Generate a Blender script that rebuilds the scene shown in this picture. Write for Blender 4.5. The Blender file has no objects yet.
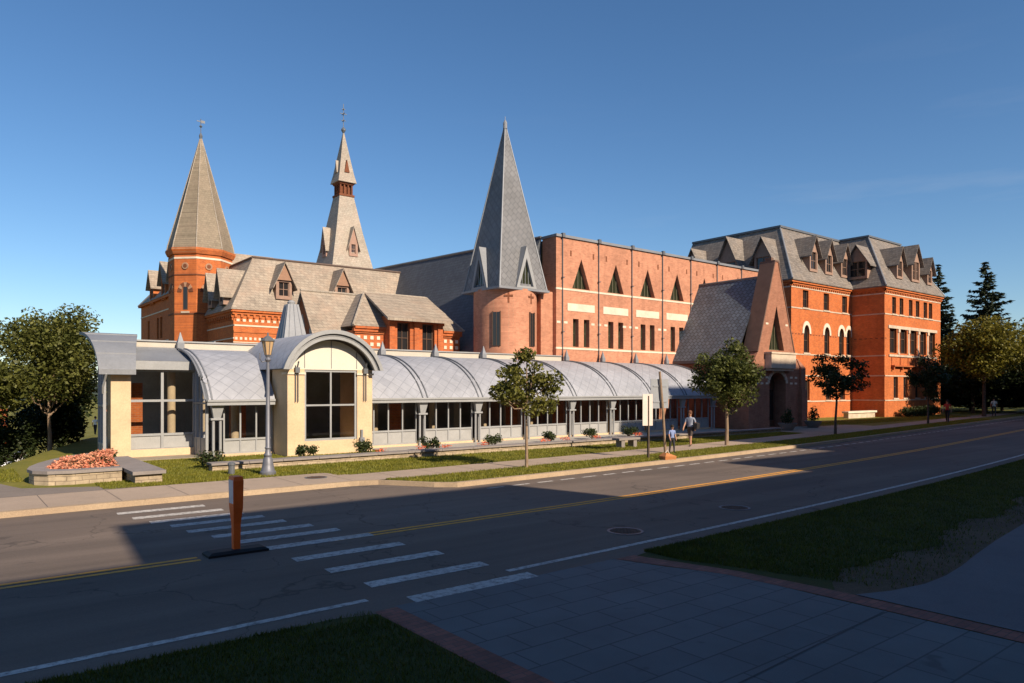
import bpy, bmesh, math, random
import numpy as np
from mathutils import Vector, Matrix
from mathutils.geometry import tessellate_polygon

SC = bpy.context.scene
COL = SC.collection
R = math.radians
sin, cos, pi = math.sin, math.cos, math.pi

# =====================================================================
# helpers: objects
# =====================================================================
def tag(o, label=None, cat=None, group=None, kind=None):
    if label: o['label'] = label
    if cat: o['category'] = cat
    if group: o['group'] = group
    if kind: o['kind'] = kind
    return o

def empty(name, loc, label=None, cat=None, group=None):
    o = bpy.data.objects.new(name, None)
    o.empty_display_size = 0.3
    o.location = loc
    COL.objects.link(o)
    return tag(o, label, cat, group)

def adopt(o, parent):
    """parent o (whose vertices are in the parent's world frame) without moving it"""
    o.parent = parent
    o.matrix_parent_inverse = Matrix.Translation(-Vector(parent.location)) if parent.parent is None else Matrix.Identity(4)

class MB:
    """collects faces, builds ONE mesh object"""
    def __init__(s):
        s.v = []; s.f = []; s.m = []; s.uv = []
    def face(s, pts, m=0, uv=None):
        b = len(s.v); s.v += [tuple(p) for p in pts]
        s.f.append(tuple(range(b, b + len(pts)))); s.m.append(m)
        s.uv.append(uv if uv else [(p[0] + p[1], p[2]) for p in pts])
    def box(s, x0, x1, y0, y1, z0, z1, m=0):
        p = [(x0,y0,z0),(x1,y0,z0),(x1,y1,z0),(x0,y1,z0),(x0,y0,z1),(x1,y0,z1),(x1,y1,z1),(x0,y1,z1)]
        for q in ((0,3,2,1),(4,5,6,7),(0,1,5,4),(1,2,6,5),(2,3,7,6),(3,0,4,7)):
            s.face([p[i] for i in q], m)
    def obox(s, O, U, V, W, m=0):
        """box from corner O and three edge vectors"""
        O, U, V, W = map(Vector, (O, U, V, W))
        p = [O, O+U, O+U+V, O+V, O+W, O+U+W, O+U+V+W, O+V+W]
        for q in ((0,3,2,1),(4,5,6,7),(0,1,5,4),(1,2,6,5),(2,3,7,6),(3,0,4,7)):
            s.face([p[i] for i in q], m)
    def loft(s, rings, m=0, cap=True, closed=True):
        n = len(rings[0])
        for a, b in zip(rings[:-1], rings[1:]):
            for i in range(n if closed else n - 1):
                j = (i + 1) % n
                s.face([a[i], a[j], b[j], b[i]], m)
        if cap and closed:
            s.face(list(reversed(rings[0])), m); s.face(rings[-1], m)
    def tube(s, path, rad, n=8, m=0, cap=True):
        path = [Vector(p) for p in path]
        if not hasattr(rad, '__len__'): rad = [rad] * len(path)
        rings = []
        for i, p in enumerate(path):
            d = (path[min(i+1, len(path)-1)] - path[max(i-1, 0)]).normalized()
            a = d.cross(Vector((0.31, 0.95, 0.05)) if abs(d.z) > .7 else Vector((0,0,1))).normalized()
            b = d.cross(a)
            rings.append([p + (a*cos(2*pi*k/n) + b*sin(2*pi*k/n)) * rad[i] for k in range(n)])
        s.loft(rings, m, cap)
    def lathe(s, c, prof, n=16, m=0, rot=0.0, sq=None):
        """prof: (radius, z) list, around vertical axis at c=(x,y)"""
        rings = [[(c[0]+r*cos(rot+2*pi*k/n), c[1]+r*sin(rot+2*pi*k/n), z) for k in range(n)] for r, z in prof]
        s.loft(rings, m)
    def build(s, name, mats, parent=None, smooth=False, merge=False):
        me = bpy.data.meshes.new(name)
        me.from_pydata(s.v, [], s.f)
        if not isinstance(mats, (list, tuple)): mats = [mats]
        for mt in mats: me.materials.append(mt)
        if len(mats) > 1: me.polygons.foreach_set('material_index', s.m)
        ul = me.uv_layers.new(name='UVMap')
        flat = [c for uv in s.uv for p in uv for c in p]
        ul.data.foreach_set('uv', flat)
        if merge or smooth:
            bm = bmesh.new(); bm.from_mesh(me)
            bmesh.ops.remove_doubles(bm, verts=bm.verts, dist=1e-4)
            bm.to_mesh(me); bm.free()
        if smooth:
            me.polygons.foreach_set('use_smooth', [True]*len(me.polygons))
            try: me.set_sharp_from_angle(angle=R(40))
            except Exception: pass
        me.update()
        o = bpy.data.objects.new(name, me)
        COL.objects.link(o)
        if parent: adopt(o, parent)
        return o

def build_each(mb, name, mats, parent):
    """one part per loose piece of the builder"""
    key = {}; par = []
    def find(i):
        while par[i] != i: par[i] = par[par[i]]; i = par[i]
        return i
    vid = []
    for p in mb.v:
        k = tuple(round(c, 3) for c in p)
        if k not in key: key[k] = len(par); par.append(len(par))
        vid.append(key[k])
    for f in mb.f:
        r0 = find(vid[f[0]])
        for i in f[1:]: par[find(vid[i])] = r0
    groups = {}
    for n_, f in enumerate(mb.f): groups.setdefault(find(vid[f[0]]), []).append(n_)
    out = []
    for fs in groups.values():
        q = MB()
        for n_ in fs: q.face([mb.v[i] for i in mb.f[n_]], mb.m[n_], mb.uv[n_])
        out.append(q.build(name, mats, parent))
    return out

def raw_mesh(name, V, F, mats, parent=None, smooth=False, midx=None):
    """numpy quads/tris"""
    me = bpy.data.meshes.new(name)
    V = np.asarray(V, dtype=np.float32); F = np.asarray(F, dtype=np.int32)
    k = F.shape[1]
    me.vertices.add(len(V)); me.vertices.foreach_set('co', V.ravel())
    me.loops.add(F.size); me.loops.foreach_set('vertex_index', F.ravel())
    me.polygons.add(len(F))
    me.polygons.foreach_set('loop_start', np.arange(0, F.size, k, dtype=np.int32))
    me.polygons.foreach_set('loop_total', np.full(len(F), k, dtype=np.int32))
    if not isinstance(mats, (list, tuple)): mats = [mats]
    for mt in mats: me.materials.append(mt)
    if midx is not None: me.polygons.foreach_set('material_index', midx)
    me.update(calc_edges=True); me.validate()
    o = bpy.data.objects.new(name, me); COL.objects.link(o)
    if parent: adopt(o, parent)
    return o

# =====================================================================
# helpers: materials
# =====================================================================
def nmat(name):
    m = bpy.data.materials.new(name); m.use_nodes = True
    nt = m.node_tree; b = nt.nodes['Principled BSDF']
    return m, nt, b
def N(nt, t, **kw):
    n = nt.nodes.new(t)
    for k, v in kw.items():
        if k in n.inputs: n.inputs[k].default_value = v
        else: setattr(n, k, v)
    return n
def L(nt, a, b): nt.links.new(a, b)
def c4(c): return (c[0], c[1], c[2], 1)
def mixc(nt, fac, a, b, mode='MIX'):
    n = nt.nodes.new('ShaderNodeMix'); n.data_type = 'RGBA'; n.blend_type = mode
    for sock, val in ((n.inputs[0], fac), (n.inputs[6], a), (n.inputs[7], b)):
        if hasattr(val, 'links'): L(nt, val, sock)
        elif isinstance(val, (int, float)): sock.default_value = val
        else: sock.default_value = c4(val)
    return n.outputs[2]
def ramp(nt, src, p0, p1, a=0.0, b=1.0):
    n = nt.nodes.new('ShaderNodeMapRange'); n.clamp = True
    n.inputs[1].default_value = p0; n.inputs[2].default_value = p1
    n.inputs[3].default_value = a; n.inputs[4].default_value = b
    L(nt, src, n.inputs[0]); return n.outputs[0]
def noise(nt, vec, scale, detail=4, rough=.6):
    n = N(nt, 'ShaderNodeTexNoise'); n.inputs['Scale'].default_value = scale
    n.inputs['Detail'].default_value = detail; n.inputs['Roughness'].default_value = rough
    if vec is not None: L(nt, vec, n.inputs['Vector'])
    return n.outputs[0]
def objco(nt): return N(nt, 'ShaderNodeTexCoord').outputs['Object']
def uvco(nt): return N(nt, 'ShaderNodeTexCoord').outputs['UV']
def bump(nt, b, h, strength=.3, dist=.02):
    n = N(nt, 'ShaderNodeBump'); n.inputs['Strength'].default_value = strength
    n.inputs['Distance'].default_value = dist
    L(nt, h, n.inputs['Height']); L(nt, n.outputs[0], b.inputs['Normal'])
def scalev(nt, col, f):
    """multiply a colour by a scalar socket"""
    n = nt.nodes.new('ShaderNodeVectorMath'); n.operation = 'SCALE'
    L(nt, col, n.inputs[0]); L(nt, f, n.inputs['Scale']); return n.outputs[0]

def plain(name, col, rough=.7, var=.15, scale=3.0, metal=0.0, fine=.08, spec=.4, bmp=0.0):
    m, nt, b = nmat(name)
    co = objco(nt)
    f = ramp(nt, noise(nt, co, scale), .3, .7, 1-var, 1+var)
    g = ramp(nt, noise(nt, co, scale*14, 3), .3, .7, 1-fine, 1+fine)
    rgb = N(nt, 'ShaderNodeRGB'); rgb.outputs[0].default_value = c4(col)
    c = scalev(nt, scalev(nt, rgb.outputs[0], f), g)
    L(nt, c, b.inputs['Base Color'])
    b.inputs['Roughness'].default_value = rough; b.inputs['Metallic'].default_value = metal
    b.inputs['Specular IOR Level'].default_value = spec
    if bmp: bump(nt, b, noise(nt, co, scale*14, 5), bmp, .02)
    return m

def uv_wall(nt):
    """u = x + y, v = z in object space: works for walls along either axis"""
    co = objco(nt); s = N(nt, 'ShaderNodeSeparateXYZ'); L(nt, co, s.inputs[0])
    a = N(nt, 'ShaderNodeMath', operation='ADD'); L(nt, s.outputs[0], a.inputs[0]); L(nt, s.outputs[1], a.inputs[1])
    c = N(nt, 'ShaderNodeCombineXYZ'); L(nt, a.outputs[0], c.inputs[0]); L(nt, s.outputs[2], c.inputs[1])
    return co, c.outputs[0], s

def brick_tex(nt, vec, bw, bh, mort, c1, c2, cm, offset=.5, bias=0.0):
    n = N(nt, 'ShaderNodeTexBrick'); n.offset = offset
    n.inputs['Scale'].default_value = 1.0
    n.inputs['Brick Width'].default_value = bw; n.inputs['Row Height'].default_value = bh
    n.inputs['Mortar Size'].default_value = mort; n.inputs['Mortar Smooth'].default_value = .2
    n.inputs['Bias'].default_value = bias
    n.inputs['Color1'].default_value = c4(c1); n.inputs['Color2'].default_value = c4(c2); n.inputs['Mortar'].default_value = c4(cm)
    L(nt, vec, n.inputs['Vector']); return n

def brick(name, c1, c2, cm, bw=.22, bh=.075, mort=.009, var=.16, stain=.25):
    m, nt, b = nmat(name)
    co, v, s = uv_wall(nt)
    t = brick_tex(nt, v, bw, bh, mort, c1, c2, cm)
    f = ramp(nt, noise(nt, co, .35, 6, .65), .3, .7, 1-var, 1+var)
    g = ramp(nt, noise(nt, co, 2.6, 6, .75), .25, .75, .78, 1.22)
    # streaks of weathering running down the wall
    mp = N(nt, 'ShaderNodeMapping'); mp.inputs['Scale'].default_value = (1.7, 1.7, .12); L(nt, co, mp.inputs[0])
    st = ramp(nt, noise(nt, mp.outputs[0], 1.0, 4), .55, .78, 1.0, 1-stain)
    c = scalev(nt, scalev(nt, scalev(nt, t.outputs[0], f), g), st)
    L(nt, c, b.inputs['Base Color']); b.inputs['Roughness'].default_value = .88
    b.inputs['Specular IOR Level'].default_value = .25
    bump(nt, b, t.outputs[1], -.35, .01)
    return m

def slate(name, c1, c2, cm, bw=.3, bh=.2, var=.2, rough=.75, warm=None):
    m, nt, b = nmat(name)
    co, v, s = uv_wall(nt)
    wn = N(nt, 'ShaderNodeTexNoise'); wn.inputs['Scale'].default_value = 1.1; wn.inputs['Detail'].default_value = 3; L(nt, v, wn.inputs['Vector'])
    wa = N(nt, 'ShaderNodeVectorMath', operation='MULTIPLY_ADD'); L(nt, wn.outputs['Color'], wa.inputs[0]); wa.inputs[1].default_value = (.12,.09,0); L(nt, v, wa.inputs[2])
    t = brick_tex(nt, wa.outputs[0], bw, bh, .012, c1, c2, cm)
    f = ramp(nt, noise(nt, co, .5, 6, .7), .28, .72, 1-var, 1+var)
    g = ramp(nt, noise(nt, co, 6, 4), .25, .75, .85, 1.15)
    col = t.outputs[0]
    if warm:
        col = mixc(nt, ramp(nt, noise(nt, co, .9, 5, .7), .45, .7, 0, .55), col, warm)
    c = scalev(nt, scalev(nt, col, f), g)
    L(nt, c, b.inputs['Base Color']); b.inputs['Roughness'].default_value = rough
    b.inputs['Specular IOR Level'].default_value = .35
    bump(nt, b, t.outputs[1], -.5, .02)
    return m

def diamond(name, c1, c2, cm, size=.42, rough=.5, metal=.35, rot=45, yscale=1.0, mort=.018, offset=0.0, var=.14):
    """metal or slate shingles laid as diamonds, on UVs in metres"""
    m, nt, b = nmat(name)
    uv = uvco(nt)
    mp0 = N(nt, 'ShaderNodeMapping'); mp0.inputs['Scale'].default_value = (1, yscale, 1); L(nt, uv, mp0.inputs[0])
    mp = N(nt, 'ShaderNodeMapping'); mp.inputs['Rotation'].default_value = (0, 0, R(rot)); L(nt, mp0.outputs[0], mp.inputs[0])
    t = brick_tex(nt, mp.outputs[0], size, size, mort, c1, c2, cm, offset=offset)
    co = objco(nt)
    f = ramp(nt, noise(nt, co, .45, 6, .65), .3, .7, 1-var, 1+var)
    g = ramp(nt, noise(nt, co, 3.5, 4), .25, .75, .9, 1.1)
    c = scalev(nt, scalev(nt, t.outputs[0], f), g)
    L(nt, c, b.inputs['Base Color'])
    L(nt, ramp(nt, noise(nt, co, 2.0, 4), .3, .7, rough-.12, rough+.12), b.inputs['Roughness'])
    b.inputs['Metallic'].default_value = metal
    bump(nt, b, t.outputs[1], -.5, .02)
    return m

def glass_dark(name, tint=(.02,.025,.03), rough=.03, clear=0.0):
    m, nt, b = nmat(name)
    b.inputs['Base Color'].default_value = c4(tint); b.inputs['Roughness'].default_value = rough
    b.inputs['Specular IOR Level'].default_value = .6
    co = objco(nt)
    bump(nt, b, noise(nt, co, .8, 2), .035, .05)
    if clear:
        out = nt.nodes['Material Output']
        tr = N(nt, 'ShaderNodeBsdfTransparent'); tr.inputs[0].default_value = (.82,.85,.86,1)
        gl = N(nt, 'ShaderNodeBsdfGlossy'); gl.inputs[0].default_value = (.9,.93,1,1); gl.inputs['Roughness'].default_value = .02
        fr = N(nt, 'ShaderNodeFresnel'); fr.inputs[0].default_value = 1.55
        mx = N(nt, 'ShaderNodeMixShader'); L(nt, fr.outputs[0], mx.inputs[0]); L(nt, tr.outputs[0], mx.inputs[1]); L(nt, gl.outputs[0], mx.inputs[2])
        L(nt, mx.outputs[0], out.inputs[0])
    return m

def leafmat(name, c1, c2, trans=.35, rough=.55):
    m, nt, b = nmat(name)
    gi = N(nt, 'ShaderNodeNewGeometry')
    co = objco(nt)
    big = ramp(nt, noise(nt, co, 1.3, 4), .35, .65, 0, 1)
    col = mixc(nt, big, c1, c2)
    v = ramp(nt, gi.outputs['Random Per Island'], 0, 1, .65, 1.4)
    col = scalev(nt, col, v)
    L(nt, col, b.inputs['Base Color']); b.inputs['Roughness'].default_value = rough
    b.inputs['Specular IOR Level'].default_value = .3
    out = nt.nodes['Material Output']
    tl = N(nt, 'ShaderNodeBsdfTranslucent'); L(nt, col, tl.inputs[0])
    mx = N(nt, 'ShaderNodeMixShader'); mx.inputs[0].default_value = trans
    L(nt, b.outputs[0], mx.inputs[1]); L(nt, tl.outputs[0], mx.inputs[2]); L(nt, mx.outputs[0], out.inputs[0])
    return m

M = {}
M['brick_old'] = brick('orange_brick', (.56,.135,.026), (.42,.095,.022), (.42,.20,.10), var=.13, stain=.18)
M['brick_far'] = brick('weathered_orange_brick', (.50,.115,.028), (.36,.08,.022), (.36,.17,.09), var=.14, stain=.2)
M['brick_new'] = brick('pink_brown_brick', (.55,.24,.148), (.44,.185,.113), (.42,.24,.15), var=.15, stain=.2)
M['brick_porch'] = brick('pink_porch_brick', (.36,.155,.095), (.29,.12,.072), (.28,.16,.11), var=.1, stain=.2)
M['brick_dark'] = brick('dark_brick_trim', (.20,.06,.025), (.15,.045,.02), (.2,.1,.06))
M['stone'] = plain('cream_limestone', (.60,.44,.275), .85, .10, 1.2, bmp=.15)
M['stone_pale'] = plain('pale_stone_trim', (.66,.56,.44), .85, .12, 2, bmp=.1)
M['band_pale'] = plain('weathered_band_stone', (.52,.42,.32), .85, .2, 2, bmp=.1)
M['slate_tan'] = slate('tan_weathered_slate', (.34,.285,.225), (.26,.215,.17), (.16,.13,.105), warm=(.37,.265,.195), var=.18)
M['slate_spire'] = slate('pale_tan_slate', (.38,.335,.275), (.32,.275,.225), (.24,.2,.16), bw=.25, bh=.16, warm=(.39,.30,.235), var=.13)
M['slate_turret'] = slate('brown_tan_slate', (.26,.21,.15), (.21,.17,.12), (.16,.125,.09), bw=.25, bh=.16, warm=(.28,.215,.155), var=.14)
M['slate_grey'] = slate('grey_weathered_slate', (.235,.205,.18), (.15,.13,.115), (.08,.07,.06), warm=(.24,.185,.14), var=.18)
M['slate_dark'] = slate('dark_blue_slate', (.085,.095,.11), (.065,.07,.085), (.04,.045,.05), bw=.35, bh=.22, var=.12, rough=.6)
M['vault'] = diamond('grey_diamond_shingle', (.325,.335,.37), (.29,.30,.335), (.225,.235,.265), size=.45, rough=.6, metal=.0, mort=.016)
M['pyramid'] = diamond('grey_spire_shingle', (.165,.165,.172), (.135,.136,.142), (.09,.09,.096), size=.36, rough=.6, metal=.0, offset=.5, mort=.02)
M['porch_roof'] = diamond('grey_porch_shingle', (.125,.16,.20), (.085,.108,.135), (.05,.055,.06), size=.3, rough=.55, metal=.0, rot=63, offset=.5, mort=.03)
M['metal'] = plain('blue_grey_metal', (.215,.225,.245), .55, .10, .8, metal=.1)
M['metal_lt'] = plain('pale_grey_metal', (.30,.305,.31), .55, .08, 1.5, metal=.05)
M['metal_dk'] = plain('dark_grey_metal', (.13,.14,.155), .5, .1, 1.5, metal=.2)
M['panel'] = plain('grey_base_panel', (.33,.33,.325), .6, .1, 2)
M['white'] = plain('white_paint', (.48,.43,.36), .6, .06, 2)
M['tymp'] = plain('white_tympanum_panel', (.62,.57,.48), .6, .04, 2)
M['glass'] = glass_dark('clear_shop_glass', clear=1)
M['glass_dk'] = glass_dark('dark_window_glass', (.022,.021,.022), .04)
M['glass_green'] = glass_dark('green_black_window_glass', (.03,.035,.02), .08)
M['frame_dk'] = plain('brown_window_frame', (.10,.055,.035), .6)
M['frame_wood'] = plain('weathered_dormer_wood', (.30,.19,.14), .75, .15, 3)
M['frame_grey'] = plain('grey_window_frame', (.30,.31,.33), .5)
M['frame_green'] = plain('olive_window_slat', (.12,.11,.07), .6)
M['floor'] = plain('tan_floor', (.26,.22,.17), .6)
M['interior'] = plain('interior_wall', (.42,.36,.30), .8, .2, .6)
M['asphalt'] = None
M['bark'] = plain('tan_bark', (.26,.18,.12), .9, .25, 6, bmp=.4)
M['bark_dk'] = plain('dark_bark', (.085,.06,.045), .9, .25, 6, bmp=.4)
M['leaf_street'] = leafmat('street_tree_leaf', (.115,.125,.03), (.06,.075,.018))
M['leaf_locust'] = leafmat('locust_leaf', (.19,.175,.034), (.09,.1,.02))
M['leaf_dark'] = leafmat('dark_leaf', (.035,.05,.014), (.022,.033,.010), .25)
M['leaf_left'] = leafmat('yellow_green_leaf', (.16,.16,.036), (.085,.1,.024), .4)
M['leaf_olive'] = leafmat('olive_leaf', (.21,.18,.022), (.09,.09,.014), .35)
M['needle'] = leafmat('conifer_needle', (.05,.065,.032), (.024,.036,.018), .15)
M['shrub'] = leafmat('shrub_leaf', (.05,.065,.018), (.03,.045,.014), .2)
M['grassblade'] = leafmat('grass_blade', (.23,.21,.026), (.15,.16,.02), .35)
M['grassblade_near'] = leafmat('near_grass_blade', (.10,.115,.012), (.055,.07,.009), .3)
M['petal'] = leafmat('pink_petal', (.85,.33,.20), (.75,.38,.22), .3)
M['iron'] = plain('grey_cast_iron', (.16,.165,.19), .5, .1, 4, metal=.3)
M['amber'] = None

def ground_mat(name, c1, c2, c3, s1=.15, s2=4, rough=.95, bmp=.3, fine=30):
    m, nt, b = nmat(name)
    co = objco(nt)
    a = mixc(nt, ramp(nt, noise(nt, co, s1, 5), .35, .65), c1, c2)
    a = mixc(nt, ramp(nt, noise(nt, co, s2, 5, .7), .5, .75, 0, .7), a, c3)
    f = ramp(nt, noise(nt, co, fine, 4, .8), .25, .75, .72, 1.28)
    L(nt, scalev(nt, a, f), b.inputs['Base Color']); b.inputs['Roughness'].default_value = rough
    b.inputs['Specular IOR Level'].default_value = .2
    bump(nt, b, noise(nt, co, fine, 5, .7), bmp, .02)
    return m
M['ground'] = ground_mat('lawn_ground', (.19,.17,.03), (.125,.13,.02), (.27,.20,.07), s1=.5, s2=5, fine=14)
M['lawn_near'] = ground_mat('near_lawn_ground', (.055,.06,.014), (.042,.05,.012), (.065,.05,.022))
M['dirt'] = ground_mat('bare_dirt', (.125,.088,.055), (.09,.064,.042), (.16,.115,.075), s1=.6, s2=7, bmp=.6)
M['gravel'] = ground_mat('pale_gravel', (.42,.38,.33), (.36,.33,.29), (.5,.46,.4), s1=1, s2=6)
M['walk'] = ground_mat('sidewalk_concrete', (.40,.31,.24), (.34,.265,.205), (.30,.24,.19), s1=.3, s2=2.0, bmp=.1, fine=60)
M['curb'] = ground_mat('curb_concrete', (.41,.31,.21), (.34,.25,.17), (.25,.19,.13), s1=.6, s2=3.0, bmp=.15, fine=40)
M['pathcon'] = ground_mat('concrete_path', (.165,.16,.165), (.145,.142,.147), (.125,.125,.13), s1=.5, s2=2.5, bmp=.1, fine=70)
M['asphalt_path'] = ground_mat('asphalt_path', (.22,.185,.16), (.19,.16,.14), (.24,.2,.17), s1=.5, s2=3, bmp=.2, fine=80)

def make_asphalt():
    m, nt, b = nmat('worn_asphalt'); co = objco(nt)
    a = mixc(nt, ramp(nt, noise(nt, co, .12, 5), .35, .65), (.165,.127,.102), (.125,.099,.083))
    # tyre-polished lanes and long patches, stretched along the street
    mp = N(nt, 'ShaderNodeMapping'); mp.inputs['Scale'].default_value = (.05, 1.1, 1); L(nt, co, mp.inputs[0])
    a = scalev(nt, a, ramp(nt, noise(nt, mp.outputs[0], 1.0, 4, .6), .3, .7, .76, 1.2))
    vp = N(nt, 'ShaderNodeTexVoronoi'); vp.inputs['Scale'].default_value = .16; mp2 = N(nt, 'ShaderNodeMapping'); mp2.inputs['Scale'].default_value = (.45,1.3,1); L(nt, co, mp2.inputs[0]); L(nt, mp2.outputs[0], vp.inputs['Vector'])
    sx_ = N(nt, 'ShaderNodeSeparateColor'); L(nt, vp.outputs['Color'], sx_.inputs[0])
    a = scalev(nt, a, ramp(nt, sx_.outputs[0], 0, 1, .88, 1.1))
    a = scalev(nt, a, ramp(nt, noise(nt, co, 1.7, 3), .64, .72, 1.0, .72))
    a = scalev(nt, a, ramp(nt, noise(nt, co, 45, 4, .8), .25, .75, .78, 1.22))
    # fine cracks
    vo = N(nt, 'ShaderNodeTexVoronoi'); vo.feature = 'DISTANCE_TO_EDGE'; vo.inputs['Scale'].default_value = .22
    nz = N(nt, 'ShaderNodeTexNoise'); nz.inputs['Scale'].default_value = .9; nz.inputs['Detail'].default_value = 5; L(nt, co, nz.inputs['Vector'])
    ad = N(nt, 'ShaderNodeVectorMath', operation='MULTIPLY_ADD'); L(nt, nz.outputs['Color'], ad.inputs[0]); ad.inputs[1].default_value = (2.2,2.2,0); L(nt, co, ad.inputs[2])
    L(nt, ad.outputs[0], vo.inputs['Vector'])
    a = scalev(nt, a, ramp(nt, vo.outputs['Distance'], .0, .006, .55, 1.0))
    L(nt, a, b.inputs['Base Color']); b.inputs['Roughness'].default_value = .85
    b.inputs['Specular IOR Level'].default_value = .3
    bump(nt, b, noise(nt, co, 60, 4, .8), .25, .01)
    return m
M['asphalt'] = make_asphalt()

def make_paint(name, col, wear=.5):
    m, nt, b = nmat(name); co = objco(nt)
    w = ramp(nt, noise(nt, co, 9, 6, .75), wear, wear+.16, 0, .8)
    f = ramp(nt, noise(nt, co, 1.3, 4), .3, .7, .85, 1.1)
    a = mixc(nt, w, col, (.14,.12,.11))
    L(nt, scalev(nt, a, f), b.inputs['Base Color']); b.inputs['Roughness'].default_value = .75
    return m
M['paint_white'] = make_paint('worn_white_road_paint', (.53,.50,.46), .46)
M['paint_yellow'] = make_paint('worn_yellow_road_paint', (.75,.33,.03), .52)

def make_paving():
    m, nt, b = nmat('grey_plaza_paving'); co = objco(nt)
    t = brick_tex(nt, co, .72, .46, .012, (.105,.122,.128), (.088,.104,.11), (.045,.052,.056), offset=.37)
    a = scalev(nt, t.outputs[0], ramp(nt, noise(nt, co, .8, 5), .3, .7, .82, 1.16))
    a = scalev(nt, a, ramp(nt, noise(nt, co, 60, 4, .8), .25, .75, .82, 1.18))
    # a few dark drip stains
    a = scalev(nt, a, ramp(nt, noise(nt, co, 2.1, 2), .68, .74, 1, .6))
    L(nt, a, b.inputs['Base Color']); b.inputs['Roughness'].default_value = .75
    bump(nt, b, t.outputs[1], -.4, .01); return m
M['paving'] = make_paving()
def make_border():
    m, nt, b = nmat('red_brick_paving'); co = objco(nt)
    t = brick_tex(nt, co, .2, .1, .006, (.27,.095,.065), (.18,.068,.05), (.10,.06,.05))
    a = scalev(nt, t.outputs[0], ramp(nt, noise(nt, co, 3, 5), .3, .7, .75, 1.2))
    L(nt, a, b.inputs['Base Color']); b.inputs['Roughness'].default_value = .85
    bump(nt, b, t.outputs[1], -.4, .01); return m
M['border'] = make_border()
def make_rubble(name, c1, c2, cm):
    m, nt, b = nmat(name); co, v, s = uv_wall(nt)
    nz = N(nt, 'ShaderNodeTexNoise'); nz.inputs['Scale'].default_value = 3; L(nt, v, nz.inputs['Vector'])
    ad = N(nt, 'ShaderNodeVectorMath', operation='MULTIPLY_ADD'); L(nt, nz.outputs['Color'], ad.inputs[0]); ad.inputs[1].default_value = (.06,.06,0); L(nt, v, ad.inputs[2])
    t = brick_tex(nt, ad.outputs[0], .36, .13, .012, c1, c2, cm)
    a = scalev(nt, t.outputs[0], ramp(nt, noise(nt, co, 5, 5), .3, .7, .75, 1.2))
    L(nt, a, b.inputs['Base Color']); b.inputs['Roughness'].default_value = .9
    bump(nt, b, t.outputs[1], -.7, .03); return m
M['rubble'] = make_rubble('coursed_tan_rubble', (.44,.35,.24), (.33,.26,.18), (.22,.17,.12))
M['cap'] = plain('grey_bluestone_cap', (.24,.21,.195), .8, .12, 1.5, bmp=.15)
def make_amber():
    m, nt, b = nmat('amber_lantern_glass')
    b.inputs['Base Color'].default_value = (.75,.50,.26,1); b.inputs['Roughness'].default_value = .25
    b.inputs['Transmission Weight'].default_value = .35; return m
M['amber'] = make_amber()

# =====================================================================
# wall / window tools.  A wall lies in the plane through O with horizontal
# unit vector U and outward normal NRM; 2-D coordinates are (u, z).
# =====================================================================
class Wall:
    def __init__(s, O, U, NRM):
        s.O = Vector(O); s.U = Vector(U).normalized(); s.n = Vector(NRM).normalized()
    def p(s, u, z, d=0.0):
        return s.O + s.U*u + Vector((0,0,z)) - s.n*d
    def skin(s, mb, outer, holes=(), reveal=.22, m=0, mr=None):
        polys = [[Vector((u, z, 0)) for u, z in outer]] + [[Vector((u, z, 0)) for u, z in h] for h in holes]
        flat = [q for pl in polys for q in pl]
        for t in tessellate_polygon(polys):
            a, b_, c_ = (flat[i] for i in t)
            if (b_-a).cross(c_-a).length < 1e-7: continue
            pts = [s.p(q.x, q.y) for q in (a, b_, c_)]
            nn = (pts[1]-pts[0]).cross(pts[2]-pts[0])
            if nn.dot(s.n) < 0: pts.reverse()
            mb.face(pts, m)
        for h in holes:
            for i in range(len(h)):
                a, b_ = h[i], h[(i+1) % len(h)]
                mb.face([s.p(*a), s.p(*b_), s.p(*b_, reveal), s.p(*a, reveal)], m if mr is None else mr)
    def slab(s, mb, u0, u1, z0, z1, d0, d1, m=0):
        """box between depths d0 < d1 measured inwards (negative: proud of the wall)"""
        mb.obox(s.p(u0, z0, d0), s.U*(u1-u0), -s.n*(d1-d0), Vector((0,0,z1-z0)), m)
    def prism(s, mb, poly, d0, d1, m=0):
        a = [s.p(u, z, d0) for u, z in poly]; b_ = [s.p(u, z, d1) for u, z in poly]
        for i in range(len(poly)):
            j = (i+1) % len(poly); mb.face([a[i], a[j], b_[j], b_[i]], m)
        for tri in tessellate_polygon([[Vector((u,z,0)) for u,z in poly]]):
            mb.face([a[i] for i in tri], m); mb.face([b_[i] for i in reversed(tri)], m)

def inset(poly, w):
    n = len(poly); ar = sum(poly[i][0]*poly[(i+1)%n][1]-poly[(i+1)%n][0]*poly[i][1] for i in range(n))
    sg = 1 if ar > 0 else -1
    out = []
    for i in range(n):
        p0, p1, p2 = (Vector(poly[(i+k) % n]) for k in (-1, 0, 1))
        e1 = (p1-p0).normalized(); e2 = (p2-p1).normalized()
        n1 = Vector((-e1.y, e1.x))*sg; n2 = Vector((-e2.y, e2.x))*sg
        k = n1 + n2; den = 1 + n1.dot(n2)
        out.append(tuple(p1 + k*(w/max(den, .25))))
    return out
def cross_range(poly, axis, val):
    r = []
    n = len(poly)
    for i in range(n):
        a, b_ = poly[i], poly[(i+1) % n]
        if (a[axis]-val)*(b_[axis]-val) < 0:
            t = (val-a[axis])/(b_[axis]-a[axis]); r.append(a[1-axis] + t*(b_[1-axis]-a[1-axis]))
    return (min(r), max(r)) if len(r) >= 2 else None

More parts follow.
